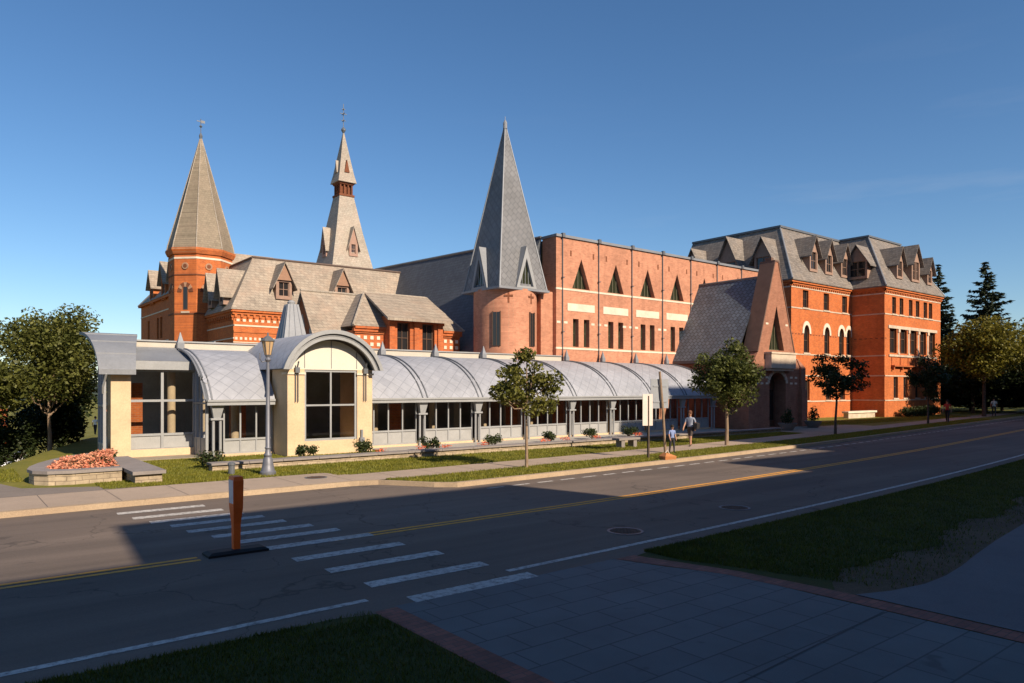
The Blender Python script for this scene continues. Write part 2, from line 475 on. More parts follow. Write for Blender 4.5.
def rect(u0, u1, z0, z1): return [(u0,z0),(u1,z0),(u1,z1),(u0,z1)]
def arch(u0, u1, z0, zs, zt, n=8):
    """pointed-ish / round headed opening"""
    c = (u0+u1)/2; r = (u1-u0)/2; h = zt-zs
    pts = [(u0,z0),(u1,z0)]
    for k in range(n+1):
        t = pi*k/n; pts.append((c+r*cos(t), zs+h*sin(t)**.9))
    return pts

def window(W, poly, parent, frame, pane, fw=.06, depth=.16, vbars=(), hbars=(), bar=.045, sill=None, sillmat=None, name='window', panename='pane', merged=False):
    mb = MB()
    inn = inset(poly, fw); n = len(poly)
    for i in range(n):
        j = (i+1) % n
        mb.face([W.p(*poly[i], depth), W.p(*poly[j], depth), W.p(*inn[j], depth), W.p(*inn[i], depth)])
        mb.face([W.p(*inn[i], depth), W.p(*inn[j], depth), W.p(*inn[j], depth+.05), W.p(*inn[i], depth+.05)])
    us = [q[0] for q in inn]; zs = [q[1] for q in inn]
    for v in vbars:
        u = min(us)+(max(us)-min(us))*v; rg = cross_range(inn, 0, u)
        if rg: W.slab(mb, u-bar/2, u+bar/2, rg[0], rg[1], depth+.004, depth+.05)
    for h in hbars:
        z = min(zs)+(max(zs)-min(zs))*h; rg = cross_range(inn, 1, z)
        if rg: W.slab(mb, rg[0], rg[1], z-bar/2, z+bar/2, depth+.007, depth+.048)
    if merged:
        mb.face([W.p(*q, depth+.055) for q in inn], 1)
        return mb.build(name, [frame, pane], parent)
    o = mb.build(name, frame, parent)
    pb = MB(); pb.face([W.p(*q, depth+.055) for q in inn])
    pb.build(panename, pane, o)
    if sill:
        sb = MB(); W.slab(sb, min(q[0] for q in poly)-.1, max(q[0] for q in poly)+.1, min(q[1] for q in poly)-.14, min(q[1] for q in poly)-.005, -.07, .1)
        sb.build('sill', sillmat or M['stone_pale'], o)
    return o

# =====================================================================
# the ground, the road and the paths
# =====================================================================
ROADZ = -.12
K = 2.82/2.7
def bend(x):
    if x <= 0: return 0.0
    if x <= 40: return .00137*x*x
    return 2.192 + .11*(x-40)
def road_y(y0, x): return K*(y0 + bend(x/K))
def curb_y(x):
    b = 16.75 + bend(x)
    if x < 9.6: return 19.05
    if x < 11.6:
        t = (x-9.6)/2.0; t = t*t*(3-2*t)
        return 19.05*(1-t) + b*t
    return b
def terrain(x, y):
    q = (y-28) - 3*(x-1)
    if q <= 0 or y < 26: return 0.0
    t = max(0.0, q - 1.5*(1-math.exp(-q/1.5)))
    fade = min(1.0, max(0.0, (y-26)/3))
    r = max(0.0, min(1.0, (x/max(y,1.0)-.07)/.07))
    return -min(9.3, (.2-.099*r)*t)*fade

def build_ground():
    xs = list(np.concatenate([np.linspace(-900,-100,9), np.linspace(-80,-10,15), np.linspace(-8,20,57), np.linspace(21,90,70), np.linspace(95,180,18), np.linspace(220,1200,10)]))
    offs = [-.0, .02] + list(np.concatenate([np.linspace(1,40,40), np.linspace(43,130,30), np.linspace(150,1400,12)]))
    rows = []
    near = [-500,-120,-60,-30,-10]
    V = []; F = []
    for x in xs:
        cy = curb_y(x) + .1
        col = [(x, y, -.2) for y in near] + [(x, cy-.05, -.2)] + [(x, cy+o+.001, terrain(x, cy+o)-.01) for o in offs]
        V += col
    n = len(near)+1+len(offs)
    for i in range(len(xs)-1):
        for j in range(n-1):
            F.append((i*n+j, (i+1)*n+j, (i+1)*n+j+1, i*n+j+1))
    o = raw_mesh('ground', V, F, M['ground']); tag(o, kind='structure', label='grass lawn sloping away to the left beyond the buildings')
    return o
build_ground()

def strip(name, fa, fb, x0, x1, z, mat, step=1.0, label=None, kind='structure'):
    mb = MB(); n = max(1, int((x1-x0)/step))
    for i in range(n):
        a = x0+(x1-x0)*i/n; b_ = x0+(x1-x0)*(i+1)/n
        mb.face([(a,fa(a),z),(b_,fa(b_),z),(b_,fb(b_),z),(a,fb(a),z)])
    o = mb.build(name, mat, merge=True)
    if kind: tag(o, label, kind=kind)
    return o
strip('road', lambda x: road_y(7.2, x), lambda x: curb_y(x)+.02, -120, 260, ROADZ, M['asphalt'], 1.0, 'asphalt street with a crosswalk and lane lines')

# far curb: a real step
mb = MB(); X = [-120,-60,-30] + [(-10+.5*i) for i in range(0,260)] + [130,160,200,260]
for a, b_ in zip(X[:-1], X[1:]):
    ya, yb = curb_y(a), curb_y(b_)
    mb.face([(a,ya,-.13),(b_,yb,-.13),(b_,yb+.015,.01),(a,ya+.015,.01)])
    mb.face([(a,ya+.015,.01),(b_,yb+.015,.01),(b_,yb+.19,.012),(a,ya+.19,.012)])
    mb.face([(a,ya+.19,.012),(b_,yb+.19,.012),(b_,yb+.19,-.02),(a,ya+.19,-.02)])
tag(mb.build('kerb', M['curb'], merge=True), 'tan concrete kerb along the far side of the street', kind='structure')

# far pavement and left approach
strip('pavement', lambda x: max(18.75+bend(x), curb_y(x)+.19) if x > 8.8 else curb_y(x)+.19,
      lambda x: (20.5+bend(x)) if x > 9.5 else 21.6, -120, 260, .004, M['walk'], .5, 'concrete pavement beyond the grass verge')
# expansion joints of the pavement are in this sheet's own slabs
mb = MB()
for i in range(-6, 60):
    x = i*1.5+.4; y0 = curb_y(x)+.2 if x < 8.8 else max(18.75+bend(x), curb_y(x)+.19); y1 = 20.5+bend(x) if x > 9.5 else 21.6
    mb.face([(x,y0,.0065),(x+.018,y0,.0065),(x+.018,y1,.0065),(x,y1,.0065)])
tag(mb.build('pavement_joint_lines', plain('joint_dark', (.14,.11,.09)), merge=True), kind='structure')
# worn asphalt path swinging left past the planter
mb = MB()
P = [((1.0,21.6),(1.7,23.3)), ((-1,22.3),(1.2,25.2)), ((-3,24.2),(-.2,27.6)), ((-6,26.6),(-3.2,30.0)), ((-12,29),(-10,33.2))]
P = [((4.3,21.58),(4.3,21.62)), ((3.2,21.58),(3.6,22.3))] + P
for (a, b_), (c_, d_) in zip(P[:-1], P[1:]):
    mb.face([(*a,.007),(*c_,.007),(*d_,.007),(*b_,.007)])
tag(mb.build('path', M['asphalt_path'], merge=True), 'asphalt path leading left past the flower planter', kind='structure')

# gravel / planting beds in front of the gallery, with paved pads
mb = MB(); mb.face([(14.9,24.6,.008),(40.5,24.6,.008),(40.5,29.2,.008),(14.9,29.2,.008)])
tag(mb.build('gravel_bed_ground', M['gravel']), kind='structure', label='pale gravel bed along the glass gallery')
mb = MB(); mb.face([(40.6,20.6+1.6,.006),(52,20.6+2.4,.006),(52,27,.006),(40.6,27,.006)])
tag(mb.build('forecourt', M['walk']), kind='structure', label='paved forecourt in front of the brick porch')

# ---- near side -------------------------------------------------------
def S(x, y): return (x*K, y*K)
NZ = ROADZ
mb = MB()
mb.face([(*S(4.4,-12),NZ+.004),(*S(8.95,-12),NZ+.004),(*S(8.95,6.2),NZ+.004),(*S(8.6,7.0),NZ+.004),(*S(8.3,7.88),NZ+.004),(*S(4.4,7.86),NZ+.004)])
tag(mb.build('plaza', M['paving']), 'grey stone paved apron at the crosswalk', kind='structure')
# a long saw cut across the paving
mb = MB(); mb.face([(*S(4.45,3.78),NZ+.0075),(*S(8.9,3.98),NZ+.0075),(*S(8.9,4.0),NZ+.0075),(*S(4.45,3.8),NZ+.0075)])
tag(mb.build('plaza_joint_line', plain('joint_black', (.04,.045,.05))), kind='structure')
mb = MB()
mb.face([(*S(4.06,-12),NZ+.006),(*S(4.4,-12),NZ+.006),(*S(4.4,7.8),NZ+.006),(*S(4.09,7.8),NZ+.006)])
q = [(9.32,-12),(9.32,4.9),(9.2,6.2),(8.95,7.1),(8.75,7.85)]; w = [(8.97,-12),(8.97,4.9),(8.9,6.2),(8.62,7.0),(8.34,7.85)]
for i in range(4):
    mb.face([(*S(*w[i]),NZ+.0065),(*S(*q[i]),NZ+.0065),(*S(*q[i+1]),NZ+.0065),(*S(*w[i+1]),NZ+.0065)])
tag(mb.build('brick_path_border', M['border']), 'red brick border strips of the paved apron', kind='structure')
# concrete path on the right
pe = [(9.34,4.55),(9.9,4.33),(10.6,4.2),(11.3,4.2),(12.1,4.28),(13.2,4.44),(14.6,4.62),(17,4.86),(22,5.4),(30,6.3),(45,8.6),(70,12.0)]
mb = MB()
for a, b_ in zip(pe[:-1], pe[1:]):
    mb.face([(*S(a[0],a[1]-3.0-.02*a[0]),NZ+.01),(*S(b_[0],b_[1]-3.0-.02*b_[0]),NZ+.01),(*S(*b_),NZ+.01),(*S(*a),NZ+.01)])
    mb.face([(*S(*a),NZ+.01),(*S(*b_),NZ+.01),(*S(*b_),NZ-.05),(*S(*a),NZ-.05)])
tag(mb.build('concrete_path', M['pathcon'], merge=True), 'smooth concrete path at the right edge', kind='structure')
# dirt band, and lawns
def dirt_edge(x):
    t = (x-9.3)/12; return 5.0+.32*t*3+.16*sin(x*1.3)+.08*sin(x*3.1+1)+.04*sin(x*7.3)
mb = MB(); xs = [9.2+.2*i for i in range(0,300)]
def path_edge(x):
    if x <= pe[0][0]: return pe[0][1]
    for a, b_ in zip(pe[:-1], pe[1:]):
        if a[0] <= x <= b_[0]: return a[1]+(b_[1]-a[1])*(x-a[0])/(b_[0]-a[0])
    return pe[-1][1]
for a, b_ in zip(xs[:-1], xs[1:]):
    mb.face([(*S(a,path_edge(a)-.02),NZ+.002),(*S(b_,path_edge(b_)-.02),NZ+.002),(*S(b_,max(dirt_edge(b_)+.9,path_edge(b_)+.5)),NZ+.002),(*S(a,max(dirt_edge(a)+.9,path_edge(a)+.5)),NZ+.002)])
tag(mb.build('dirt_ground', M['dirt'], merge=True), 'bare trodden dirt between the lawn and the concrete path', kind='structure')
mb = MB()
for a, b_ in zip(xs[:-1], xs[1:]):
    ya, yb = max(dirt_edge(a),path_edge(a)), max(dirt_edge(b_),path_edge(b_))
    mb.face([(*S(a,ya),NZ+.006),(*S(b_,yb),NZ+.006),(b_*K,road_y(7.85,b_*K),NZ+.006),(a*K,road_y(7.85,a*K),NZ+.006)])
mb.face([(9.33*K,dirt_edge(9.33)*K,NZ+.0035),(9.33*K,road_y(7.8,9.33*K),NZ+.0035),(8.65*K,7.78*K,NZ+.0035),(8.8*K,7.0*K,NZ+.0035),(9.05*K,6.1*K,NZ+.0035),(9.1*K,4.9*K,NZ+.0035)])
mb.face([(*S(-60,-12),NZ+.006),(*S(4.05,-12),NZ+.006),(*S(4.08,7.72),NZ+.006),(*S(3.6,7.86),NZ+.006),(*S(-60,7.86),NZ+.006)])
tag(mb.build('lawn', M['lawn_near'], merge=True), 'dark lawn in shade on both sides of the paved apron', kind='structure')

# ---- markings ----------------------------------------------------------
def line(mb, y0, x0, x1, w, step=1.0, z=ROADZ+.004):
    n = max(1, int((x1-x0)/step))
    for i in range(n):
        a = x0+(x1-x0)*i/n; b_ = x0+(x1-x0)*(i+1)/n
        mb.face([(a,road_y(y0,a)-w/2,z),(b_,road_y(y0,b_)-w/2,z),(b_,road_y(y0,b_)+w/2,z),(a,road_y(y0,a)+w/2,z)])
mb = MB(); line(mb, 8.28, -90, 4.25*K, .12); line(mb, 8.28, 6.55*K, 160, .12)
x = 11.5*K
while x < 150:   # far lane edge, dashed
    mb_len = .62 if x < 60 else 1.2
    line(mb, 15.35, x, x+mb_len, .12); x += mb_len+.34
tag(mb.build('road_edge_lines', M['paint_white']), 'white edge lines painted on the street', kind='structure')
mb = MB()
for y in (11.86, 12.06): line(mb, y, -90, 3.2*K, .11); line(mb, y, 5.45*K, 160, .11)
tag(mb.build('road_centre_lines', M['paint_yellow']), 'double yellow centre line of the street', kind='structure')
mb = MB()
BARS = [(3.09,18.1,4.95),(3.24,17.24,5.12),(3.43,16.5,5.34),(3.67,15.8,5.56),(3.78,14.98,5.73),(4.02,14.17,5.98),(4.2,13.4,6.22),(4.4,12.55,6.5),(4.53,11.45,6.55),(4.66,10.43,6.71),(4.77,9.33,6.84),(4.9,8.33,7.01)]
for xl, y, xr in BARS:
    mb.face([(xl,y-.15,ROADZ+.0045),(xr,y-.16,ROADZ+.0045),(xr+.02,y+.14,ROADZ+.0045),(xl+.02,y+.15,ROADZ+.0045)])
tag(mb.build('road_crosswalk_lines', M['paint_white']), 'twelve white crosswalk bars across the street', kind='structure')

def manhole(x, y, z, r, label, grp):
    rt = empty('manhole_cover', (x,y,z), label, 'manhole cover', grp)
    mb = MB(); mb.lathe((x,y), [(r,z),(r,z+.012),(r-.05,z+.012),(r-.055,z+.004)], 28)
    mb.build('rim', M['metal_dk'], rt)
    mb = MB(); mb.lathe((x,y), [(r-.056,z),(r-.056,z+.008)], 28)
    for i in range(-3,4):
        for j in range(-3,4):
            if (i*i+j*j) < 10: mb.box(x+i*.09-.03, x+i*.09+.03, y+j*.09-.03, y+j*.09+.03, z+.0078, z+.0125)
    mb.build('lid', plain('rusty_iron', (.10,.062,.045), .8, .2, 6, metal=.3), rt)
manhole(*S(10.1,9.27), ROADZ, .36, 'rusty round manhole cover in the near lane, closer to the paved apron', 'manhole covers in the street')
manhole(*S(14.0,9.55), ROADZ, .36, 'round manhole cover in the near lane, farther along the white line', 'manhole covers in the street')
manhole(8.85, 20.6, .004, .33, 'small rusty manhole cover in the far pavement, right of the lamp post', 'manhole covers in the street')

# =====================================================================
# glass gallery along the street
# =====================================================================
gal = empty('glass_gallery', (22, 30, 0), 'long low glass gallery with a curved grey diamond shingled roof along the street', 'gallery')
YE, ZE, YR, ZR = 28.75, 2.22, 32.9, 4.36
def vprof(t):
    """quarter vault from eave (t=0) to ridge (t=1)"""
    a0, a1 = R(20), R(86); a = a0+(a1-a0)*t
    y = (cos(a0)-cos(a))/(cos(a0)-cos(a1)); z = (sin(a)-sin(a0))/(sin(a1)-sin(a0))
    return YE+(YR-YE)*y, ZE+(ZR-ZE)*z
NT = 14
PR = [vprof(i/NT) for i in range(NT+1)]
ARC = [0.0]
for a, b_ in zip(PR[:-1], PR[1:]): ARC.append(ARC[-1]+math.hypot(b_[0]-a[0], b_[1]-a[1]))
BAY = [14.5+3.2*i for i in range(9)]     # rib lines
def vault_piece(x0, x1):
    mb = MB()
    for i in range(NT):
        (ya,za),(yb,zb) = PR[i], PR[i+1]
        mb.face([(x0,ya,za),(x1,ya,za),(x1,yb,zb),(x0,yb,zb)], 0, [(x0,ARC[i]),(x1,ARC[i]),(x1,ARC[i+1]),(x0,ARC[i+1])])
        mb.face([(x0,yb,zb-.1),(x1,yb,zb-.1),(x1,ya,za-.1),(x0,ya,za-.1)], 1)
    for x, sg in ((x0,1),(x1,-1)):
        for i in range(NT):
            (ya,za),(yb,zb) = PR[i], PR[i+1]
            mb.face([(x,ya,za),(x,yb,zb),(x,yb,zb-.1),(x,ya,za-.1)][::sg], 1)
    return mb
vault_piece(14.55, 40.1).build('vault_roof', [M['vault'], M['metal']], gal, smooth=True)
vault_piece(8.0, 10.62).build('vault_roof', [M['vault'], M['metal']], gal, smooth=True)
mb = MB()
for x0, x1 in ((7.98,10.6),(14.5,40.12)):
    mb.box(x0, x1, YE-.05, YE+.07, ZE-.19, ZE+.012)
    mb.box(x0, x1, YE-.1, YE-.053, ZE-.05, ZE+.03)
mb.build('gutter_fascia', M['metal_lt'], gal)
# ribs, finials, columns
for x in [8.04] + BAY[1:] :
    mb = MB()
    for dx in (-.13, .13):
        path = [(x+dx, PR[i][0], PR[i][1]+.03) for i in range(0, NT+1)]
        mb.tube(path, .035, 6)
    mb.build('roof_rib', M['metal_dk'] if x > 9 else M['metal'], gal, smooth=True)
    mb = MB(); mb.box(x-.14,x+.14,YR-.12,YR+.12,ZR-.05,ZR+.28)
    mb.loft([[(x-.12,YR-.1,ZR+.28),(x+.12,YR-.1,ZR+.28),(x+.12,YR+.1,ZR+.28),(x-.12,YR+.1,ZR+.28)],[(x-.012,YR-.01,ZR+.72),(x+.012,YR-.01,ZR+.72),(x+.012,YR+.01,ZR+.72),(x-.012,YR+.01,ZR+.72)]])
    mb.build('finial', M['metal'], gal)
for x in [8.42] + BAY[1:]:
    mb = MB()
    for dx in (-.13,.13): mb.tube([(x+dx,29.02,0),(x+dx,29.02,1.52)], .055, 8)
    mb.box(x-.24,x+.24,28.92,29.12,1.45,1.53)
    # tapering capital spreading up to the gutter
    mb.loft([[(x-.13,28.95,1.53),(x+.13,28.95,1.53),(x+.13,29.1,1.53),(x-.13,29.1,1.53)],[(x-.24,28.86,2.03),(x+.24,28.86,2.03),(x+.24,29.1,2.03),(x-.24,29.1,2.03)]])
    mb.build('column', M['metal_lt'], gal)
def glazing(x0, x1, y, n, z0, z1, sill, parent, facing=-1, mname='glazed_bay'):
    """frame with panes above and panels below; sub-parts pane, base_panel"""
    mb = MB(); dx = (x1-x0)/n
    for i in range(n+1):
        x = x0+dx*i; mb.box(x-.03,x+.03,y-.04,y+.05,z0,z1)
    mb.box(x0,x1,y-.045,y+.045,z1-.08,z1); mb.box(x0,x1,y-.05,y+.05,sill-.04,sill+.04); mb.box(x0,x1,y-.045,y+.045,z0,z0+.07)
    fr = mb.build(mname, M['metal_lt'], parent)
    mb = MB()
    for i in range(n): mb.face([(x0+dx*i+.03,y+.012,sill+.04),(x0+dx*(i+1)-.03,y+.012,sill+.04),(x0+dx*(i+1)-.03,y+.012,z1-.08),(x0+dx*i+.03,y+.012,z1-.08)])
    mb.build('pane', M['glass'], fr)
    mb = MB()
    for i in range(n): mb.box(x0+dx*i+.03,x0+dx*(i+1)-.03,y-.005,y+.03,z0+.07,sill-.04)
    mb.build('base_panel', M['panel'], fr)
    return fr
for a, b_ in zip(BAY[:-1], BAY[1:]):
    glazing(a+.2 if a > 14.6 else a+.05, b_-.2, 29.25, 4, .1, 2.12, .72, gal)
glazing(8.75, 10.65, 29.25, 3, .1, 2.12, .66, gal)
# plinth, floor, back wall of the gallery
mb = MB(); mb.box(14.5,40.1,29.12,29.5,-.3,.1); mb.box(8.3,10.7,29.12,29.5,-.3,.1); mb.box(5.5,8.1,30.85,31.2,-.3,.3)
mb.build('plinth', M['stone'], gal)
mb = MB(); mb.box(5.75,41,29.5,38,-.35,.02); mb.build('floor', M['floor'], gal)
mb = MB(); mb.box(5.75,30,36.5,36.8,0,4.3)
for x in (16,19,22.5,26,29.5,33,36,39): mb.box(x-.2,x+.2,33.2,33.6,0,4.2)
mb.build('back_wall', M['interior'], gal)
for x, y in ((7.45,31.9),(9.6,30.6),(16.1,30.7),(19.3,30.7),(22.5,30.7),(25.7,30.7),(28.9,30.7),(32.1,30.7),(35.3,30.7)):
    mb = MB(); mb.lathe((x,y),[(.16,0),(.16,3.5 if x < 8 else 3.0)],14); mb.build('inner_column', M['stone'], gal, smooth=True)
mb = MB(); mb.box(30,41,33.6,33.9,0,4.3)
mb.build('inner_wall', M['interior'], gal)
for x, y in ((6.2,32.5),(9.95,31.2),(12.2,30.4),(17.6,31.2),(24.9,31.2),(28.2,31.0),(32.9,31.0)):
    mb = MB(); mb.box(x-.3,x+.3,y,y+.3,0,2.9); mb.build('inner_brick_pier', M['brick_old'], gal)
# parapet and flat roof behind the ridge
mb = MB(); mb.box(5.7,30.3,33.15,33.4,4.25,4.66); mb.build('parapet', M['white'], gal)
mb = MB(); mb.box(5.66,30.3,33.08,33.46,4.66,4.72)
for x in (9.5,12.8,16.5,21): mb.box(x,x+.05,33.1,33.44,4.72,4.76)
mb.build('parapet_cap', M['metal_lt'], gal)
mb = MB(); mb.box(5.7,30.3,33.4,38.5,4.2,4.42); mb.box(5.7,30,YR-.02,33.16,4.2,4.37); mb.box(30,40.1,YR-.02,33.29,4.2,4.37); mb.build('flat_roof', M['metal'], gal)

# ---- left end: tall bay and end vault ---------------------------------
def endvault(x0, x1_, ye, ze, yr, zr, th=.12, fan=0.0):
    x1 = x1_
    mb = MB(); pr = []
    for i in range(13):
        a = R(12)+(R(84)-R(12))*i/12
        y = (cos(R(12))-cos(a))/(cos(R(12))-cos(R(84))); z = (sin(a)-sin(R(12)))/(sin(R(84))-sin(R(12)))
        pr.append((ye+(yr-ye)*y, ze+(zr-ze)*z))
    arc = 0
    for (ya,za),(yb,zb) in zip(pr[:-1], pr[1:]):
        ar2 = arc+math.hypot(yb-ya, zb-za)
        xa_, xb_ = x1_+fan*(ya-ye)/(yr-ye), x1_+fan*(yb-ye)/(yr-ye)
        mb.face([(x0,ya,za),(xa_,ya,za),(xb_,yb,zb),(x0,yb,zb)], 0, [(x0,arc),(xa_,arc),(xb_,ar2),(x0,ar2)]); arc = ar2
        mb.face([(x0,yb,zb-th),(xb_,yb,zb-th),(xa_,ya,za-th),(x0,ya,za-th)])
        for xq, xr in ((x0,x0),(xa_,xb_)): mb.face([(xq,ya,za),(xr,yb,zb),(xr,yb,zb-th),(xq,ya,za-th)])
    mb.box(x0,x1,ye-.04,ye+.05,ze-.18,ze+.01)
    for i in (3,6,9):   # standing seams
        y, z = pr[i]; mb.box(x0-.005,x1_+fan*(y-ye)/(yr-ye)+.005,y-.015,y+.015,z-.02,z+.03)
    return mb, pr
mb, PV = endvault(4.5, 5.72, 29.75, 3.38, 34.4, 5.02, .12, .95)
mb.build('end_vault_roof', M['metal'], gal, smooth=True)
mb = MB(); mb.box(4.95,5.62,30.1,30.8,-.3,3.3); mb.build('stone_pier', M['stone'], gal)
mb = MB(); mb.box(4.88,5.68,30.04,30.86,3.18,3.32); mb.build('pier_capital', M['metal_lt'], gal)
# left side wall of the end bay: frame + glass
mb = MB()
for y in (30.16,30.7,31.2): mb.box(4.7,4.8,y-.05,y+.05,-1,3.4 if y < 30.5 else (3.75 if y < 31 else 4.0))
for z in (.62,2.05,3.3): mb.box(4.69,4.79,30.16,31.2,z-.04,z+.04)
for y in (32.2,33.3,34.3): mb.box(5.35,5.45,y-.05,y+.05,-1,4.4)
for z in (.62,2.05,3.3,4.3): mb.box(5.36,5.44,31.2,34.3,z-.04,z+.04)
fr = mb.build('glazed_bay', M['metal_lt'], gal)
mb = MB(); mb.face([(4.75,30.2,.6),(4.75,31.2,.6),(4.75,31.2,3.95),(4.75,30.2,3.35)]); mb.face([(4.75,31.2,.6),(5.4,31.2,.6),(5.4,31.2,3.95),(4.75,31.2,3.95)]); mb.face([(5.4,31.2,.6),(5.4,34.3,.6),(5.4,34.3,4.3),(5.4,31.2,3.95)]); mb.build('pane', M['glass'], fr)
mb = MB(); mb.box(4.72,4.78,30.2,31.2,-1,.58); mb.box(5.37,5.43,31.2,34.3,-1,.58); mb.build('base_panel', M['panel'], fr)
mb = MB(); mb.tube([(4.68,30.05,2.5),(4.66,29.9,2.75),(4.7,29.75,3.0),(4.72,29.6,3.22)], .04, 6); mb.build('bracket', M['metal_lt'], gal)
# tall glazed bay
mb = MB()
for x in (5.66,6.9,8.1): mb.box(x-.05,x+.05,30.95,31.08,.25,3.42)
for z in (.28,.86,2.2,3.38): mb.box(5.66,8.1,30.955,31.07,z-.045,z+.045)
fr = mb.build('glazed_bay', M['metal_lt'], gal)
mb = MB(); mb.face([(5.7,31.03,.9),(8.06,31.03,.9),(8.06,31.03,3.35),(5.7,31.03,3.35)]); mb.build('pane', M['glass'], fr)
mb = MB(); mb.box(5.72,6.84,31.0,31.05,.33,.81); mb.box(6.96,8.04,31.0,31.05,.33,.81); mb.build('base_panel', M['panel'], fr)
mb = MB(); mb.box(5.66,8.2,30.78,31.12,3.42,3.76); mb.build('gutter_fascia', M['metal_lt'], gal)
mb = MB(); mb.face([(5.7,30.8,3.765),(8.2,30.8,3.765),(8.2,33.1,4.42),(5.7,33.1,4.42)]); mb.box(8.15,8.2,30.9,33.1,3.4,4.0); mb.build('lean_roof', M['metal'], gal)
# returning glass between the tall bay and the gallery
mb = MB()
for y in (29.25,30.0,30.6,31.0): mb.box(8.06,8.16,y-.04,y+.04,.1,2.9 if y < 30 else 3.5)
for z in (.14,.7,2.1): mb.box(8.07,8.15,29.25,31,z-.035,z+.035)
fr = mb.build('glazed_bay', M['metal_lt'], gal)
mb = MB(); mb.face([(8.11,29.3,.7),(8.11,31,.7),(8.11,31,3.45),(8.11,29.9,3.1),(8.11,29.3,2.55)]); mb.build('pane', M['glass'], fr)
mb = MB(); mb.box(8.08,8.13,29.3,31,-.2,.66); mb.build('base_panel', M['panel'], fr)
# curved trim on the exposed end of the vault
mb = MB(); mb.tube([(8.0,y,z-.06) for y, z in PR], .07, 6); mb.build('vault_end_trim', M['metal_dk'], gal, smooth=True)

# ---- arched entrance pavilion -------------------------------------------
XA0, XA1, YA = 10.72, 14.42, 27.7
XC = 12.5; HW = 2.1; ZS, ZAP = 3.46, 5.0
def arc_pts(hw, zs, zt, n=24):
    rr = (hw*hw+(zt-zs)**2)/(2*(zt-zs)); a = math.asin(min(1, hw/rr)); zc = zt-rr
    return [(XC+rr*sin(-a+2*a*i/n), zc+rr*cos(-a+2*a*i/n)) for i in range(n+1)]
out = arc_pts(HW, ZS, ZAP); inn = arc_pts(HW-.16, ZS-.02, ZAP-.2)
mb = MB(); acc = 0
for i in range(24):
    (xa,za),(xb,zb) = out[i], out[i+1]; l = math.hypot(xb-xa, zb-za)
    mb.face([(xa,27.2,za),(xb,27.2,zb),(xb,33.6,zb),(xa,33.6,za)], 0, [(27.2,acc),(27.2,acc+l),(33.6,acc+l),(33.6,acc)]); acc += l
    (xc,zc),(xd,zd) = inn[i], inn[i+1]
    mb.face([(xc,27.2,zc),(xc,33.6,zc),(xd,33.6,zd),(xd,27.2,zd)], 1)
mb.build('entrance_vault', [M['vault'], M['metal']], gal, smooth=True)
mb = MB()
for k, (o_, i_, y0, y1) in enumerate(((arc_pts(HW+.05,ZS-.03,ZAP+.05), arc_pts(HW-.1,ZS-.03,ZAP-.11), 27.12, 27.24), (arc_pts(HW-.11,ZS-.03,ZAP-.12), arc_pts(HW-.3,ZS-.03,ZAP-.33), 27.22, 27.36))):
    for i in range(24):
        (xa,za),(xb,zb),(xc,zc),(xd,zd) = o_[i], o_[i+1], i_[i+1], i_[i]
        mb.face([(xd,y0,zd),(xc,y0,zc),(xb,y0,zb),(xa,y0,za)]); mb.face([(xa,y0,za),(xb,y0,zb),(xb,y1,zb),(xa,y1,za)])
        mb.face([(xc,y0,zc),(xd,y0,zd),(xd,y1,zd),(xc,y1,zc)])
    for (p_, q_) in ((o_[0],i_[0]),(o_[-1],i_[-1])): mb.face([(p_[0],y0,p_[1]),(q_[0],y0,q_[1]),(q_[0],y1,q_[1]),(p_[0],y1,p_[1])])
mb.build('arch_moulding', M['metal_lt'], gal)
WA = Wall((0,YA,0),(1,0,0),(0,-1,0))
mb = MB()
mb.box(XA0,11.42,YA,29.35,-.3,3.46); mb.box(13.72,XA1,YA,29.35,-.3,3.46); mb.box(11.42,13.72,YA+.05,29.0,-.3,.56)
mb.build('stone_pier', M['stone'], gal)
mb = MB()
for x0, x1 in ((XA0-.05,11.45),(13.69,XA1+.05)): mb.box(x0,x1,YA-.05,YA+.5,3.24,3.32)
mb.build('pier_capital', M['stone_pale'], gal)
tp = arc_pts(HW-.32, ZS-.02, ZAP-.36)
mb = MB(); poly = [(x,z) for x,z in reversed(tp)]
WA.prism(mb, poly, .02, .1)
for x in (11.43, 12.57, 13.7): mb.box(x-.012,x+.012,YA+.008,YA+.03,3.5,4.2 if abs(x-12.57)>.5 else 4.66, 1)
mb.build('tympanum', [M['tymp'], M['metal_dk']], gal)
fr = window(WA, rect(11.42,13.72,.56,3.44), gal, M['metal_lt'], M['glass'], .09, .06, (.5,), (.5,), .07, name='entrance_window')
# iron brackets on the piers
for x in (11.08, 14.05):
    mb = MB()
    for dx in (-.05,.05): mb.tube([(x+dx,YA-.07,2.15),(x+dx,YA-.07,3.5)], .018, 6)
    mb.box(x-.09,x+.09,YA-.16,YA-.02,3.3,3.52); mb.tube([(x,YA-.1,3.5),(x,YA-.25,3.75)], .03, 6)
    mb.build('bracket', M['metal_dk'], gal)
mb = MB(); mb.box(13.8,14.0,YA-.14,YA-.01,.05,.62); mb.box(13.86,13.94,YA-.1,YA-.02,.62,.95); mb.build('meter_box', M['metal'], gal)
